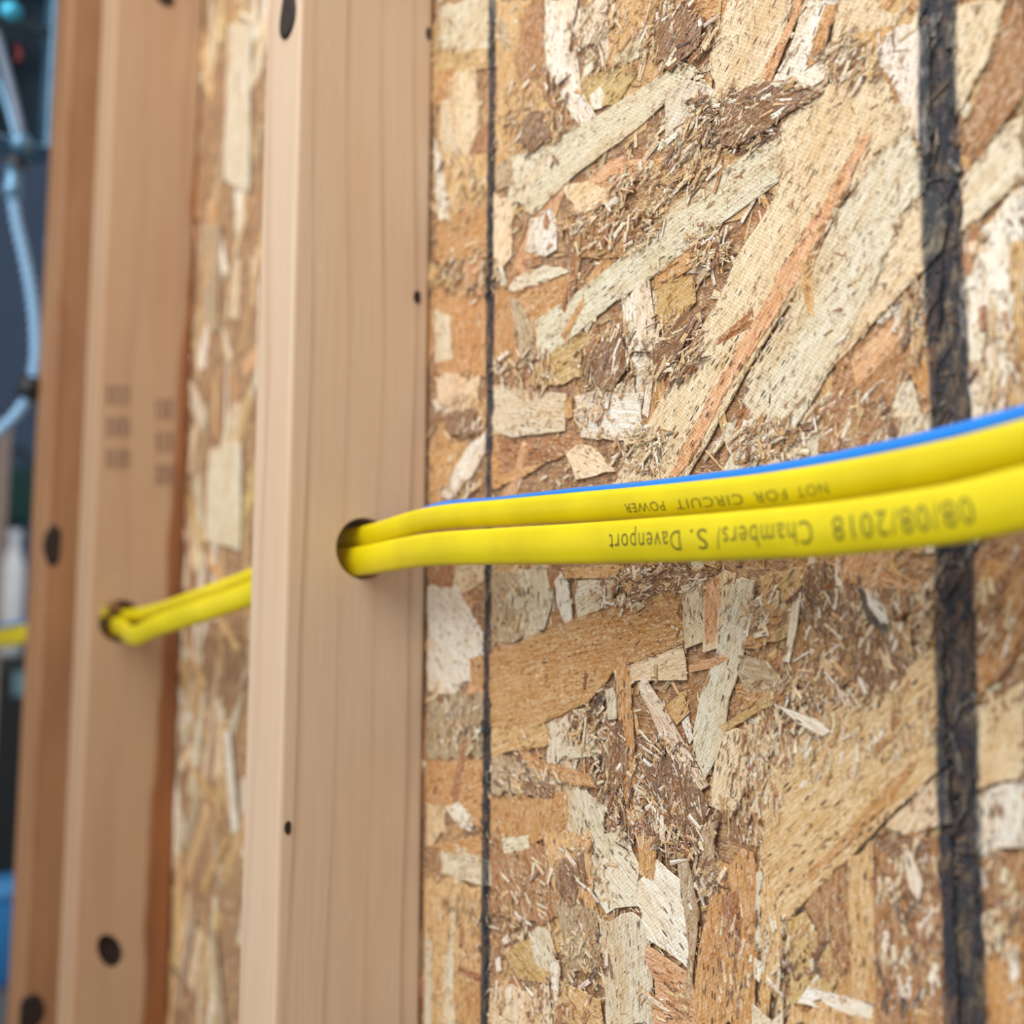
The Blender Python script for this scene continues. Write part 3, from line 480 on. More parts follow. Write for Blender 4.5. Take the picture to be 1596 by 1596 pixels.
# ------------------------------------------------------------------ studs
def wood_material(name, base, dark, pith, period, heart=None, heart_col=None, ring_w=0.35, seed=0.0, mott=None, ring_c=0.45):
    t = NT(name); tc = t.n('ShaderNodeTexCoord'); P = t.vadd(tc.outputs['Object'], (seed, seed * 0.7, seed * 1.3)); O = tc.outputs['Object']
    ox, oy, oz = t.sep(O)[:3]
    warp = t.math('SUBTRACT', t.noise(t.vmul(P, (3, 3, 1.6)), 1.0, 2), 0.5)
    dx = t.math('SUBTRACT', ox, pith[0]); dy = t.math('SUBTRACT', oy, pith[1])
    r = t.math('SQRT', t.math('ADD', t.math('MULTIPLY', dx, dx), t.math('MULTIPLY', dy, dy)))
    r = t.math('ADD', r, t.math('MULTIPLY', warp, period * 1.6))
    ph = t.math('FRACT', t.math('DIVIDE', r, period))
    late = t.ramp(ph, 1.0 - ring_w, 0.97); late = t.math('MULTIPLY', late, t.ramp(ph, 0.975, 1.0, 1.0, 0.0))
    str_ = t.ramp(t.noise(t.vmul(P, (60, 60, 3)), 1.0, 2), 0.3, 0.7, 0.25, 1.0)
    c = t.mix(t.math('MULTIPLY', t.math('MULTIPLY', late, str_), ring_c), lin(base), lin(dark))
    mo = t.noise(t.vmul(P, (22, 22, 5)), 1.0, 3)
    c = t.mix(t.ramp(mo, 0.45, 0.75, 0.0, 0.5), c, lin(mott or dark))
    fine = t.noise(t.vmul(P, (900, 900, 14)), 1.0, 4, 0.6)
    c = t.mix(t.ramp(fine, 0.3, 0.7), t.mix(1.0, c, (0.955, 0.94, 0.92), 'MULTIPLY'), t.mix(0.04, c, (1, 0.97, 0.92)))
    fleck = t.noise(t.vmul(P, (420, 420, 60)), 1.0, 2)
    c = t.mix(t.ramp(fleck, 0.68, 0.76, 0.0, 0.35), c, lin((232, 214, 190)))
    if heart is not None:
        hw = t.math('SUBTRACT', t.noise(t.vmul(P, (0.0, 6, 7.5)), 1.0, 2, 0.5), 0.5)
        edge = t.math('ADD', t.math('MULTIPLY', oz, heart[1]), heart[0])
        m = t.ramp(t.math('SUBTRACT', t.math('ADD', oy, t.math('MULTIPLY', hw, 0.026)), edge), -0.003, 0.004)
        hc = t.mix(t.ramp(t.noise(t.vmul(P, (60, 60, 4)), 1.0, 3), 0.35, 0.7), lin(heart_col), tuple(v * 0.6 for v in lin(heart_col)))
        c = t.mix(t.math('MULTIPLY', m, 0.85), c, hc)
    t.L(c, t.b.inputs['Base Color']); t.b.inputs['Roughness'].default_value = 0.58; t.b.inputs['Specular IOR Level'].default_value = 0.35
    saw = t.noise(t.vmul(P, (30, 30, 420)), 1.0, 2)
    nb = t.bump(fine, 0.25, 0.0004); nb = t.bump(saw, 0.10, 0.0004, nb); t.L(nb, t.b.inputs['Normal'])
    return t.m
M_KNOT_SHADE = plain('knot_wood_and_hole_shade', (40, 26, 21), 0.7, 0, 0.35, 300)  # real knots, and the painted shade inside the tan stud's lower hole
M_INK = plain('faded_ink', (146, 116, 94), 0.8, 0, 0.2, 200)

def bore(me_obj, cutters):
    for c in cutters:
        m = me_obj.modifiers.new('hole', 'BOOLEAN'); m.operation = 'DIFFERENCE'; m.solver = 'EXACT'; m.object = c
    dg = bpy.context.evaluated_depsgraph_get(); dg.update()
    nm = bpy.data.meshes.new_from_object(me_obj.evaluated_get(dg)); me_obj.modifiers.clear(); old = me_obj.data; mats = [s for s in old.materials]
    me_obj.data = nm; nm.materials.clear()
    for s in mats: nm.materials.append(s)
    for c in cutters: bpy.data.objects.remove(c, do_unlink=True)
def drill(center, r, axis=Vector((1, 0, 0)), length=0.12, squash=1.0, lean=0.0):
    bm = lathe_bm([(r, -length / 2), (r, length / 2)], 40); me = mesh_bm('drill', bm)
    o = obj('drill', me); o.matrix_world = Matrix.Translation(center) @ axis.to_track_quat('Z', 'Y').to_matrix().to_4x4() @ Matrix.Rotation(lean, 4, 'Z') @ Matrix.Diagonal((squash, 1, 1, 1)); return o

def stud_dims(xw, xn, xf, yref):
    """edges at picture row yref: against the board, near front corner, far front corner"""
    X = onY(xw, yref, 0.0).x; n = onX(xn, yref, X); f = onY(xf, yref, n.y); return X, n.y, f.x
def make_stud(dims, mat, holes, label, tilt=0.0):
    X, yf, Xb = dims
    root = empty('wall_stud', ((X + Xb) / 2, yf / 2, 0.0)); tag(root, label, 'stud', 'softwood wall studs')
    hx = (X - Xb) / 2; hy = -yf / 2
    lum = obj('timber', mesh_bm('timber', box_bm(-hx, hx, -hy, hy - 0.0012, 0.0, 2.42, 0.0026, 3, True), False), mat, root)
    cut = [drill(c, r, ax, ln, sq, le) for c, r, ax, sq, ln, le in holes]
    if cut: bore(lum, cut)
    if tilt: root.rotation_euler = (0, tilt, 0); 
    return root, lum
def knot(root, center, normal, w, h, depth=0.0006, name='knot'):
    n = 22; bm = bmesh.new()
    up = Vector((0, 0, 1)); s = normal.cross(up).normalized(); rings = []
    for k, (sc, d) in enumerate(((1.0, -0.0003), (0.98, depth), (0.72, depth * 0.6), (0.4, depth * 1.0), (0.12, depth * 0.4))):
        rings.append([bm.verts.new(center + s * (w * sc * math.cos(a) * (1 + 0.12 * math.sin(3 * a + w * 900))) + up * (h * sc * math.sin(a) * (1 + 0.08 * math.cos(2 * a))) + normal * d) for a in [2 * math.pi * i / n for i in range(n)]])
    for i in range(len(rings) - 1):
        for k in range(n): bm.faces.new((rings[i][k], rings[i][(k + 1) % n], rings[i + 1][(k + 1) % n], rings[i + 1][k]))
    bm.faces.new(rings[-1])
    me = mesh_bm(name, bm, True); o = obj(name, me, M_KNOT_SHADE, root); o.matrix_parent_inverse = Matrix.Translation(root.location).inverted(); return o

D1 = stud_dims(668, 447, 393, 800); D2 = stud_dims(293, 147, 126, 750)
X3 = onY(66, 950, D2[1]).x; D3 = (X3, D2[1], onY(42, 950, D2[1]).x)
print('studs', D1, D2, D3)
H1 = onX(568, 855, D1[0]); H2 = onX(188, 968, D2[0]); H3 = Vector((D3[0], H2.y + 0.026, H2.z + 0.002))
R1 = 48.5 * (H1 - CAM).dot(FWD) / F_PX; R2 = 33 * (H2 - CAM).dot(FWD) / F_PX
H2b = onX(172, 1483, D2[0])
AX = Vector((1, 0, 0))
_ha, _hb = onX(216, 1500, D2[0]), onX(266, 800, D2[0]); _k = (_hb.y - _ha.y) / (_hb.z - _ha.z); _c = D2[1] / 2
M_W1 = wood_material('fir_pale', (214, 188, 161), (170, 132, 110), (0.05, 0.085), 0.021, seed=1.3, mott=(214, 178, 142), ring_w=0.24, ring_c=0.60)
M_W2 = wood_material('fir_tan', (188, 154, 122), (156, 114, 86), (0.10, -0.05), 0.026, heart=(_ha.y - _c - _k * _ha.z, _k), heart_col=(146, 82, 36), seed=4.1, mott=(180, 138, 102), ring_c=0.35)
M_W3 = wood_material('fir_red', (166, 120, 80), (124, 78, 46), (0.09, 0.03), 0.014, seed=7.7, mott=(138, 86, 46))
ST1, L1 = make_stud(D1, M_W1, [(H1, R1, AX, 1.0, 0.14, 0.0)], 'pale wall stud with two stacked yellow cables leaving its round hole, nearest the camera')
ST2, L2 = make_stud(D2, M_W2, [(H2, R2, AX, 1.0, 0.14, 0.0), (H2b, R2 * 0.88, AX, 0.55, 0.056, 0.5)], 'tan wall stud with faded grey stamp and a dark orange streak along the board', tilt=0.0)
ST3, L3 = make_stud(D3, M_W3, [(H3, R2, AX, 1.0, 0.26, 0.0)], 'reddish wall stud half hidden behind the tan one, with a black knot')
N_SIDE = Vector((1, 0, 0)); N_FRONT = Vector((0, -1, 0))
def side_pt(x, y, D): return onX(x, y, D[0])
def front_pt(x, y, D): return onY(x, y, D[1])
knot(ST1, side_pt(650, 463, D1), N_SIDE, 0.0022, 0.0042); knot(ST1, side_pt(440, 1291, D1) + Vector((0, 0.003, 0)), N_SIDE, 0.0018, 0.0038)
knot(ST1, front_pt(450, 20, D1), N_FRONT, 0.0105, 0.0165, 0.0012)
knot(ST1, side_pt(674, 55, D1) + Vector((0, -0.003, 0)), N_SIDE, 0.0014, 0.0045)
knot(ST2, side_pt(258, -6, D2), N_SIDE, 0.009, 0.011); knot(ST2, H2b - Vector((0.007, 0, 0)), N_SIDE, 0.017, 0.021, 0.0006)  # second one: dark disc added inside the lower hole, painting its shade
knot(ST3, side_pt(82, 850, D3), N_SIDE, 0.0085, 0.024, 0.0008); knot(ST3, side_pt(48, 1578, D3), N_SIDE, 0.012, 0.020)
# faded grade stamp on the tan stud: rows of worn ink that can no longer be read
srng = random.Random(5)
def stamp(x0, x1, y0, y1, rows):
    bm = bmesh.new()
    for i in range(rows):
        ya = y0 + (y1 - y0) * i / rows; yb = ya + (y1 - y0) / rows * 0.62; xa = x0
        while xa < x1:
            w = srng.uniform(4, 9); p = [side_pt(xa, ya, D2), side_pt(min(xa + w, x1), ya, D2), side_pt(min(xa + w, x1), yb, D2), side_pt(xa, yb, D2)]
            f0 = [bm.verts.new(q + Vector((0.00005, 0, 0))) for q in p]; f1 = [bm.verts.new(q + Vector((0.00022, 0, 0))) for q in p]
            bm.faces.new(f1)
            for k in range(4): bm.faces.new((f0[k], f0[(k + 1) % 4], f1[(k + 1) % 4], f1[k]))
            xa += w + srng.uniform(1.5, 4)
    o = obj('grade_stamp', mesh_bm('grade_stamp', bm), M_INK, ST2); o.matrix_parent_inverse = Matrix.Translation(ST2.location).inverted()
stamp(166, 203, 600, 750, 3); stamp(243, 272, 622, 775, 3)

# ------------------------------------------------------------------ cables
def jacket(name, rgb, rough=0.32):
    t = NT(name); tc = t.n('ShaderNodeTexCoord'); nz = t.noise(tc.outputs['Object'], 35, 3); c = lin(rgb)
    sp = t.noise(tc.outputs['Object'], 900, 2)
    col = t.mix(t.ramp(nz, 0.35, 0.7), c, tuple(v * 0.88 for v in c)); col = t.mix(t.ramp(sp, 0.76, 0.80, 0.0, 0.5), col, tuple(v * 0.3 for v in c))
    t.L(col, t.b.inputs['Base Color']); t.b.inputs['Roughness'].default_value = rough; t.b.inputs['Specular IOR Level'].default_value = 0.45
    t.L(t.bump(t.noise(t.vmul(tc.outputs['Object'], (120, 400, 400)), 1.0, 2), 0.06, 0.0005), t.b.inputs['Normal'])
    return t.m
M_YEL = jacket('yellow_jacket', (232, 214, 18)); M_BLUE = jacket('blue_jacket', (20, 130, 232), 0.28); M_PRINT = plain('print_ink', (98, 94, 30), 0.6, 0, 0.2, 400)

YC = H1.y
def flat_section(w, h, n=36, lob=0.05):
    """flattened oval with two faint grooves, w = side thickness, h = height"""
    out = []
    for k in range(n):
        a = 2 * math.pi * k / n; ca, sa = math.cos(a), math.sin(a)
        e = 2.0 / 2.9
        x = abs(ca) ** e * (1 if ca >= 0 else -1) * w / 2; y = abs(sa) ** e * (1 if sa >= 0 else -1) * h / 2
        x *= 1 + lob * math.cos(3 * math.pi * y / h)
        out.append((x, y))
    return out
def pxY(x, y, Y): return onY(x, y, Y)
# lower yellow cable (A), upper yellow cable (B), blue cable behind (C): one run each, through every hole
xr = [(668, YC), (780, YC), (900, YC - .001), (1000, YC - .0015), (1100, YC - .002), (1200, YC - .002), (1300, YC - .002), (1400, YC - .002), (1500, YC - .002), (1600, YC - .002)]
A_px = {668: 857, 780: 851.5, 900: 847.5, 1000: 843, 1100: 838, 1200: 832, 1300: 824, 1400: 812.5, 1500: 798, 1600: 776}
B_px = {668: 810, 780: 800, 900: 791, 1000: 784, 1100: 776, 1200: 766, 1300: 752, 1400: 735, 1500: 715, 1600: 690}
C_px = {668: 798, 780: 785, 900: 772, 1000: 763.5, 1100: 752, 1200: 739, 1300: 721, 1400: 700, 1500: 676, 1600: 649}
def run(PX, dz1, dy1, dz2, dy2, far, dy=0.0, bay=(), drop=0.0):
    right = [pxY(x, PX[x], Y + dy) for x, Y in xr]
    tail = right[-1] + (right[-1] - right[-2]).normalized() * 0.10 + Vector((0, 0, drop)); tail2 = tail + Vector((0.16, 0.0, 0.05 + drop))
    h1 = Vector((D1[0], H1.y + dy1, H1.z + dz1)); h1b = Vector((D1[2] - 0.01, H1.y + dy1, H1.z + dz1 - 0.001)); h2 = Vector((D2[0], H2.y + dy2, H2.z + dz2)); h2b = Vector((D2[2], H2.y + dy2, H2.z + dz2))
    h3 = Vector((D3[0] + 0.02, H3.y + dy2, H3.z + dz2)); h3b = Vector((D3[2] - 0.03, H3.y + dy2, H3.z + dz2)); f = far[-1] + Vector((-0.5, 0.0, -0.02))
    return [f] + far[::-1] + [h3b, h3, h2b, h2] + list(bay) + [h1b, h1] + right + [tail, tail2]
hA, hB = 0.0164, 0.0126
S = 0.0046
cA = run(A_px, -0.0070, -0.0022, -0.0046, -0.0026, [pxY(45, 992, YC - S), pxY(0, 1001, YC - S)], bay=[onY(214, 990, H2.y - 0.012), onY(245, 976, H2.y - 0.010), onY(300, 957, H2.y - S), onY(390, 926, H1.y - S - 0.001)], drop=-0.003, dy=-0.0036)
cB = run(B_px, 0.0072, 0.0024, 0.0046, 0.0060, [pxY(45, 979, YC + S), pxY(0, 987, YC + S)], bay=[onY(250, 951, H2.y + S + .001), onY(300, 934, H2.y + S + .001), onY(390, 901, H1.y + S + .001)], dy=0.0036)
cC = run(C_px, 0.0062, 0.0112, 0.0050, 0.0142, [pxY(45, 968, YC + 3.2 * S), pxY(0, 977, YC + 3.2 * S)], dy=0.0130, bay=[onY(250, 955, H2.y + 3.4 * S), onY(300, 936, H2.y + 3.4 * S), onY(390, 903, H1.y + 3.4 * S)])
PA, PB, PC = catmull(cA, 14), catmull(cB, 14), catmull(cC, 14)
def cable(name, path, sec, mat, label, twist=None):
    root = empty(name, path[len(path) // 2]); tag(root, label, 'cable', 'cables run through the studs')
    o = obj('jacket', sweep_mesh('jacket', path, sec, twist), mat, root); o.matrix_parent_inverse = Matrix.Translation(root.location).inverted()
    return root
LEAN_A, LEAN_B = -0.13, -0.30
def leaned(sec, a): return [(x * math.cos(a) - y * math.sin(a), x * math.sin(a) + y * math.cos(a)) for x, y in sec]
SEC_A, SEC_B = leaned(flat_section(0.0082, hA), LEAN_A), leaned(flat_section(0.0084, hB), LEAN_B)
RA = cable('power_cable', PA, SEC_A, M_YEL, 'lower flat yellow cable of the stacked pair, with larger upside-down printing')
RB = cable('power_cable', PB, SEC_B, M_YEL, 'upper flat yellow cable of the stacked pair, with small upside-down printing')
RC = cable('data_cable', PC, circle(0.0034, 18), M_BLUE, 'blue cable showing as a thin line along the top of the yellow cables')

def lettering(root, path, sec_half_x, jobs, h_sec, lob, lean):
    """print on the room side of a cable; every job: (text, picture x of its first letter, of its last letter, letter height, offset up). Upside down, so it reads from right to left"""
    fr = frames(path); xs = []
    for p, t, s, u in fr:
        d = p - CAM; xs.append(798 + F_PX * d.dot(RGT) / d.dot(FWD) if d.dot(FWD) > 0.05 else 1e9)
    i0 = max(i for i, p in enumerate(path) if p.x < D1[0] + 0.005)
    arc = [0.0]
    for i in range(1, len(path)): arc.append(arc[-1] + (path[i] - path[i - 1]).length)
    def arc_at(x):
        for i in range(i0, len(path) - 1):
            if xs[i] <= x <= xs[i + 1]: k = (x - xs[i]) / (xs[i + 1] - xs[i]); return arc[i] + (arc[i + 1] - arc[i]) * k
        return arc[-1]
    def place(sv, up):
        for i in range(i0, len(path) - 1):
            if arc[i] <= sv <= arc[i + 1]:
                k = (sv - arc[i]) / (arc[i + 1] - arc[i]); a, b = fr[i], fr[i + 1]
                p = a[0].lerp(b[0], k); s = a[2].lerp(b[2], k).normalized(); u = a[3].lerp(b[3], k).normalized(); break
        else: p, s, u = fr[-1][0], fr[-1][2], fr[-1][3]
        side = -1 if s.y > 0 else 1
        q = min(0.98, abs(2 * up / h_sec)); x = sec_half_x * (1 - q ** 2.9) ** (1 / 2.9) * (1 + lob * math.cos(3 * math.pi * up / h_sec)) + 0.00007
        xx, uu = x * math.cos(lean) - up * math.sin(lean), x * math.sin(lean) + up * math.cos(lean)
        return p + s * (side * xx) + u * uu
    for txt, xa, xb, hgt, off in jobs:
        cu = bpy.data.curves.new('print', 'FONT'); cu.body = txt; cu.size = 1.0; cu.resolution_u = 3; cu.offset = -0.004; cu.space_character = 1.12
        to = bpy.data.objects.new('print', cu); COL.objects.link(to)
        dg = bpy.context.evaluated_depsgraph_get(); dg.update(); me = bpy.data.meshes.new_from_object(to.evaluated_get(dg))
        bpy.data.objects.remove(to, do_unlink=True)
        bm = bmesh.new(); bm.from_mesh(me)
        bmesh.ops.subdivide_edges(bm, edges=[e for e in bm.edges if e.calc_length() > 0.3], cuts=2, use_grid_fill=False); bmesh.ops.triangulate(bm, faces=bm.faces)
        w0 = min(v.co.x for v in bm.verts); w1 = max(v.co.x for v in bm.verts)
        s0, s1 = arc_at(xa), arc_at(xb)
        for v in bm.verts:
            k = (v.co.x - w0) / (w1 - w0); v.co = place(s0 + (s1 - s0) * k, off - (v.co.y - 0.34) * hgt / 0.68)
        bm.to_mesh(me); bm.free(); me.materials.append(M_PRINT)
        o = obj('printed_lettering', me, M_PRINT, root); o.matrix_parent_inverse = Matrix.Translation(root.location).inverted()
lettering(RA, PA, 0.0041, [('Chambers/', 1280, 1130, 0.0072, -0.0002), ('S.', 1116, 1090, 0.0070, -0.0002), ('Davenport', 1074, 963, 0.0070, -0.0002), ('08/08/2018', 1530, 1312, 0.0072, 0.0)], hA, 0.05, LEAN_A)
lettering(RB, PB, 0.0042, [('NOT', 1302, 1254, 0.0036, -0.0008), ('FOR', 1238, 1188, 0.0036, -0.0008), ('CIRCUIT', 1170, 1066, 0.0036, -0.0008), ('POWER', 1048, 986, 0.0036, -0.0008)], hB, 0.05, LEAN_B)

# ------------------------------------------------------------------ electrical box with armoured cable beyond the studs
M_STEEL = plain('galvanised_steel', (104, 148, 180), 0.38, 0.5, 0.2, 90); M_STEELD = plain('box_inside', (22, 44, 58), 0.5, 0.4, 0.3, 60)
M_ARM = plain('armoured_cable', (140, 186, 226), 0.35, 0.0, 0.1, 200); M_BLACK = plain('black_rubber', (16, 22, 28), 0.5, 0, 0.2, 80)
M_RED = plain('red_wire', (120, 20, 28), 0.4); M_CYAN = plain('blue_cap', (70, 190, 232), 0.3, 0.1)
XB = D3[2] - 0.004
def bp(x, y, dx=0.0): return onX(x, y, XB + dx)
def part(name, me, mat, root):
    o = obj(name, me, mat, root); o.matrix_parent_inverse = Matrix.Translation(root.location).inverted(); return o
p_br = bp(80, 232); p_tr = bp(100, -60); p_l = bp(-70, 232)
yr = (p_br.y + p_tr.y) / 2; zb = p_br.z; zt = p_tr.z; yl = p_l.y; dep = 0.055
eb = empty('electrical_box', (XB - dep, (yr + yl) / 2, zb)); tag(eb, 'open galvanised electrical box high beside the reddish stud', 'electrical box')
w = 0.003
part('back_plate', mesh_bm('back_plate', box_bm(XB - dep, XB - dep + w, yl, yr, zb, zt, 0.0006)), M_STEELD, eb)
part('side_wall', mesh_bm('side_wall', box_bm(XB - dep, XB, yr - 0.008, yr, zb, zt, 0.0012)), M_STEEL, eb)
part('side_wall', mesh_bm('side_wall', box_bm(XB - dep, XB, yl, yl + w, zb, zt, 0.0006)), M_STEEL, eb)
part('bottom_wall', mesh_bm('bottom_wall', box_bm(XB - dep, XB, yl + w, yr - 0.008, zb, zb + w, 0.0006)), M_STEEL, eb)
part('top_wall', mesh_bm('top_wall', box_bm(XB - dep, XB, yl + w, yr - 0.008, zt - w, zt, 0.0006)), M_STEEL, eb)
cp = bp(20, 12); bmx = lathe_bm([(0.004, 0.0), (0.013, 0.001), (0.013, 0.008), (0.007, 0.010), (0.006, 0.014), (0.002, 0.015)], 6); bmesh.ops.rotate(bmx, verts=bmx.verts, matrix=Matrix.Rotation(math.pi / 2, 3, 'Y')); bmesh.ops.translate(bmx, verts=bmx.verts, vec=cp - Vector((0.015, 0, 0)))
part('blue_cap', mesh_bm('blue_cap', bmx, True), M_CYAN, eb)
part('wire', sweep_mesh('wire', catmull([bp(-14, 20, -.02), bp(4, 90, -.02), bp(22, 160, -.015), bp(34, 214, -.008)], 10), circle(0.0062, 14)), plain('grey_wire', (108, 126, 150), 0.4), eb)
part('wire', sweep_mesh('wire', catmull([bp(-34, 60, -.03), bp(-6, 120, -.03), bp(16, 180, -.02), bp(28, 226, -.012)], 10), circle(0.005, 14)), M_STEEL, eb)
part('red_wire', sweep_mesh('red_wire', catmull([bp(26, 72, -.03), bp(31, 86, -.028), bp(26, 98, -.03)], 8), circle(0.0038, 10)), M_RED, eb)
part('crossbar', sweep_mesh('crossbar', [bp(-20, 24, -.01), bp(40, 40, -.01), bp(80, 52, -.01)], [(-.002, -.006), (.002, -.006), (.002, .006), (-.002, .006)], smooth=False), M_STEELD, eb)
lo = bp(34, 224); bmx = lathe_bm([(0.004, -0.008), (0.011, -0.007), (0.0125, 0.0), (0.011, 0.007), (0.006, 0.010), (0.002, 0.0105)], 14); bmesh.ops.rotate(bmx, verts=bmx.verts, matrix=Matrix.Rotation(math.pi / 2, 3, 'Y')); bmesh.ops.translate(bmx, verts=bmx.verts, vec=lo)
part('clamp_screw', mesh_bm('clamp_screw', bmx, True), M_STEEL, eb)
# mounting strap down the front edge of the stud
sb = empty('mounting_strap', onX(80, 395, XB + 0.002)); tag(sb, 'slim steel strap with a rounded tip below the electrical box', 'strap')
s0, s1 = onX(84, 235, XB), onX(76, 398, XB)
part('strap_plate', sweep_mesh('strap_plate', [s0, s0.lerp(s1, .5), s1], [(-.004, -.0012), (.004, -.0012), (.004, .0012), (-.004, .0012)], up=Vector((1, 0, 0)), smooth=False), plain('dull_steel', (70, 86, 104), 0.45, 0.6), sb)
bmx = lathe_bm([(0.002, -0.009), (0.0055, -0.006), (0.006, 0.0), (0.0055, 0.006), (0.002, 0.009)], 14); bmesh.ops.translate(bmx, verts=bmx.verts, vec=onX(79, 380, XB + 0.003))
part('strap_tip', mesh_bm('strap_tip', bmx, True), M_ARM, sb)
# armoured cable: connector, spiral armour, black clip
ac = empty('armoured_cable', bp(50, 600)); tag(ac, 'pale spiral-armoured cable looping down from the electrical box to a black clip', 'cable')
bmx = lathe_bm([(0.008, 0.034), (0.0115, 0.032), (0.0115, 0.022), (0.0085, 0.021), (0.0085, 0.006), (0.0105, 0.004), (0.0105, -0.012), (0.007, -0.014)], 16); bmesh.ops.translate(bmx, verts=bmx.verts, vec=bp(20, 292))
part('connector', mesh_bm('connector', bmx, True), M_STEEL, ac)
bmx = lathe_bm([(0.012, -0.004), (0.014, -0.003), (0.014, 0.004), (0.012, 0.005)], 8); bmesh.ops.translate(bmx, verts=bmx.verts, vec=bp(23, 256))
part('locknut', mesh_bm('locknut', bmx), M_BLACK, ac)
ap = catmull([bp(20, 306), bp(25, 340), bp(37, 395), bp(48, 450), bp(55, 510), bp(55, 565), bp(48, 602), bp(33, 636), bp(8, 664), bp(-30, 692), bp(-80, 715)], 60)
acc = 0.0; scl = []
for i, p in enumerate(ap):
    if i: acc += (p - ap[i - 1]).length
    scl.append(0.62 + 0.48 * abs(math.sin(math.pi * acc / 0.0115)) ** 0.7)
part('spiral_armour', sweep_mesh('spiral_armour', ap, circle(0.0066, 14), scale=lambda i: scl[i], up=Vector((1, 0, 0))), M_ARM, ac)
ci = min(range(len(ap)), key=lambda i: (ap[i] - bp(46, 606)).length)
tdir = (ap[ci + 3] - ap[ci - 3]).normalized()
bmx = lathe_bm([(0.0085, -0.013), (0.0125, -0.012), (0.0135, 0.0), (0.0125, 0.012), (0.0085, 0.013)], 18); bmesh.ops.transform(bmx, verts=bmx.verts, matrix=Matrix.Translation(ap[ci]) @ tdir.to_track_quat('Z', 'X').to_matrix().to_4x4())
cl = part('cable_clip', mesh_bm('cable_clip', bmx, True), M_BLACK, ac)
bmx = box_bm(-0.004, 0.004, -0.012, 0.012, -0.010, 0.010, 0.002); bmesh.ops.translate(bmx, verts=bmx.verts, vec=bp(55, 604))
part('clip_tab', mesh_bm('clip_tab', bmx), M_BLACK, ac)

# ------------------------------------------------------------------ the room beyond, far out of focus
floor = obj('floor', mesh_bm('floor', box_bm(-5.2, 2.0, -3.0, 3.0, -0.05, 0.0)), plain('concrete_floor', (116, 116, 116), 0.7, 0, 0.1, 6)); tag(floor, kind='structure')
wb = obj('wall_back', mesh_bm('wall_back', box_bm(-5.2, -5.0, -3.0, 3.0, 0.0, 5.0)), plain('slate_wall', (66, 86, 112), 0.8, 0, 0.05, 3)); tag(wb, kind='structure')
XF = -3.2
def far(x, y, X=XF): return onX(x, y, X)
q0 = far(-8, 800); q1 = far(11, 800)
fs = empty('wall_stud', (XF, (q0.y + q1.y) / 2, 0)); tag(fs, 'greyish stud standing far off at the left edge of the picture', 'stud', 'softwood wall studs')
part('timber', mesh_bm('timber', box_bm(XF - 0.09, XF, q0.y, q1.y, 0.0, far(5, 655).z, 0.003, 2)), plain('grey_timber', (150, 132, 122), 0.7), fs)
XG = -3.9
c = far(14, 1200, XG); z_tote = far(14, 1352, XG).z; z_case = far(14, 1022, XG).z
tote = empty('storage_bin', (XG, c.y, 0)); tag(tote, 'bright blue plastic bin on the floor at the lower left', 'bin')
bmx = lathe_bm([(0.20, 0.0), (0.215, 0.01), (0.25, z_tote - 0.05), (0.25, z_tote - 0.04)], 28); bmesh.ops.translate(bmx, verts=bmx.verts, vec=Vector((XG, c.y, 0)))
part('body', mesh_bm('body', bmx, True), plain('blue_plastic', (64, 150, 226), 0.4), tote)
bmx = lathe_bm([(0.262, z_tote - 0.04), (0.27, z_tote - 0.03), (0.27, z_tote - 0.008), (0.25, z_tote)], 28); bmesh.ops.translate(bmx, verts=bmx.verts, vec=Vector((XG, c.y, 0)))
part('lid', mesh_bm('lid', bmx, True), plain('blue_lid', (84, 164, 232), 0.4), tote)
case = empty('tool_case', (XG, c.y, z_tote)); tag(case, 'tall black tool case standing on the blue bin', 'tool case')
part('body', mesh_bm('body', box_bm(XG - 0.11, XG + 0.10, c.y - 0.13, c.y + 0.13, z_tote, z_case - 0.02, 0.02, 3)), plain('black_plastic', (20, 26, 30), 0.5), case)
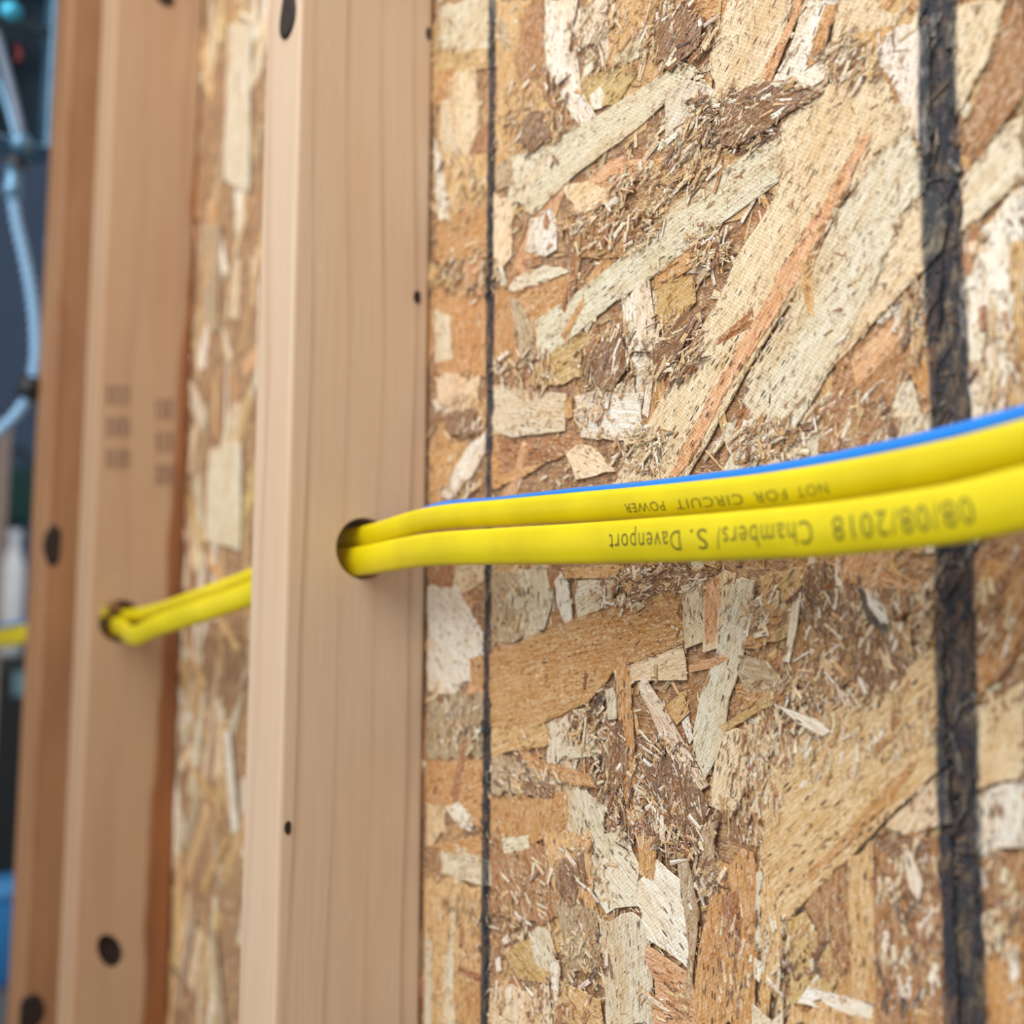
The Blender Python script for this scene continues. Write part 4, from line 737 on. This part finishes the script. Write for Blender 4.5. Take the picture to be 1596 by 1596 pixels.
part('lid', mesh_bm('lid', box_bm(XG - 0.105, XG + 0.105, c.y - 0.135, c.y + 0.135, z_case - 0.07, z_case, 0.012, 3)), plain('black_lid', (30, 40, 44), 0.5), case)
part('latch', mesh_bm('latch', box_bm(XG + 0.10, XG + 0.112, c.y - 0.02, c.y + 0.02, z_case - 0.13, z_case - 0.05, 0.004, 2)), plain('grey_latch', (110, 150, 160), 0.4), case)
zt_ = far(22, 826, XG).z; hb = zt_ - z_case; bc = far(20, 900, XG)
bot = empty('jug', (XG, bc.y, z_case)); tag(bot, 'pale blue jug standing on the black tool case', 'jug')
bmx = lathe_bm([(0.030, 0.0), (0.036, 0.006), (0.037, hb * 0.62), (0.034, hb * 0.72), (0.016, hb * 0.86), (0.015, hb * 0.90)], 22); bmesh.ops.translate(bmx, verts=bmx.verts, vec=Vector((XG, bc.y, z_case)))
part('body', mesh_bm('body', bmx, True), plain('pale_plastic', (236, 240, 255), 0.3), bot)
bmx = lathe_bm([(0.018, hb * 0.90), (0.019, hb * 0.92), (0.019, hb * 0.99), (0.016, hb)], 18); bmesh.ops.translate(bmx, verts=bmx.verts, vec=Vector((XG, bc.y, z_case)))
part('cap', mesh_bm('cap', bmx, True), plain('white_cap', (226, 232, 250), 0.3), bot)
gq = far(30, 765, -4.9)
bag = empty('tool_bag', (-4.94, gq.y, gq.z)); tag(bag, 'dark green bag hanging on the slate wall', 'bag')
part('body', mesh_bm('body', box_bm(-5.0, -4.90, gq.y - 0.08, gq.y + 0.07, gq.z - 0.14, gq.z + 0.10, 0.03, 3), True), plain('green_canvas', (18, 62, 60), 0.8), bag)
part('handle', sweep_mesh('handle', catmull([Vector((-4.96, gq.y - 0.05, gq.z + 0.08)), Vector((-4.97, gq.y - 0.04, gq.z + 0.17)), Vector((-4.98, gq.y, gq.z + 0.20)), Vector((-4.97, gq.y + 0.04, gq.z + 0.17)), Vector((-4.96, gq.y + 0.05, gq.z + 0.08))], 8), circle(0.007, 8), up=Vector((1, 0, 0))), plain('dark_strap', (18, 30, 34), 0.8), bag)
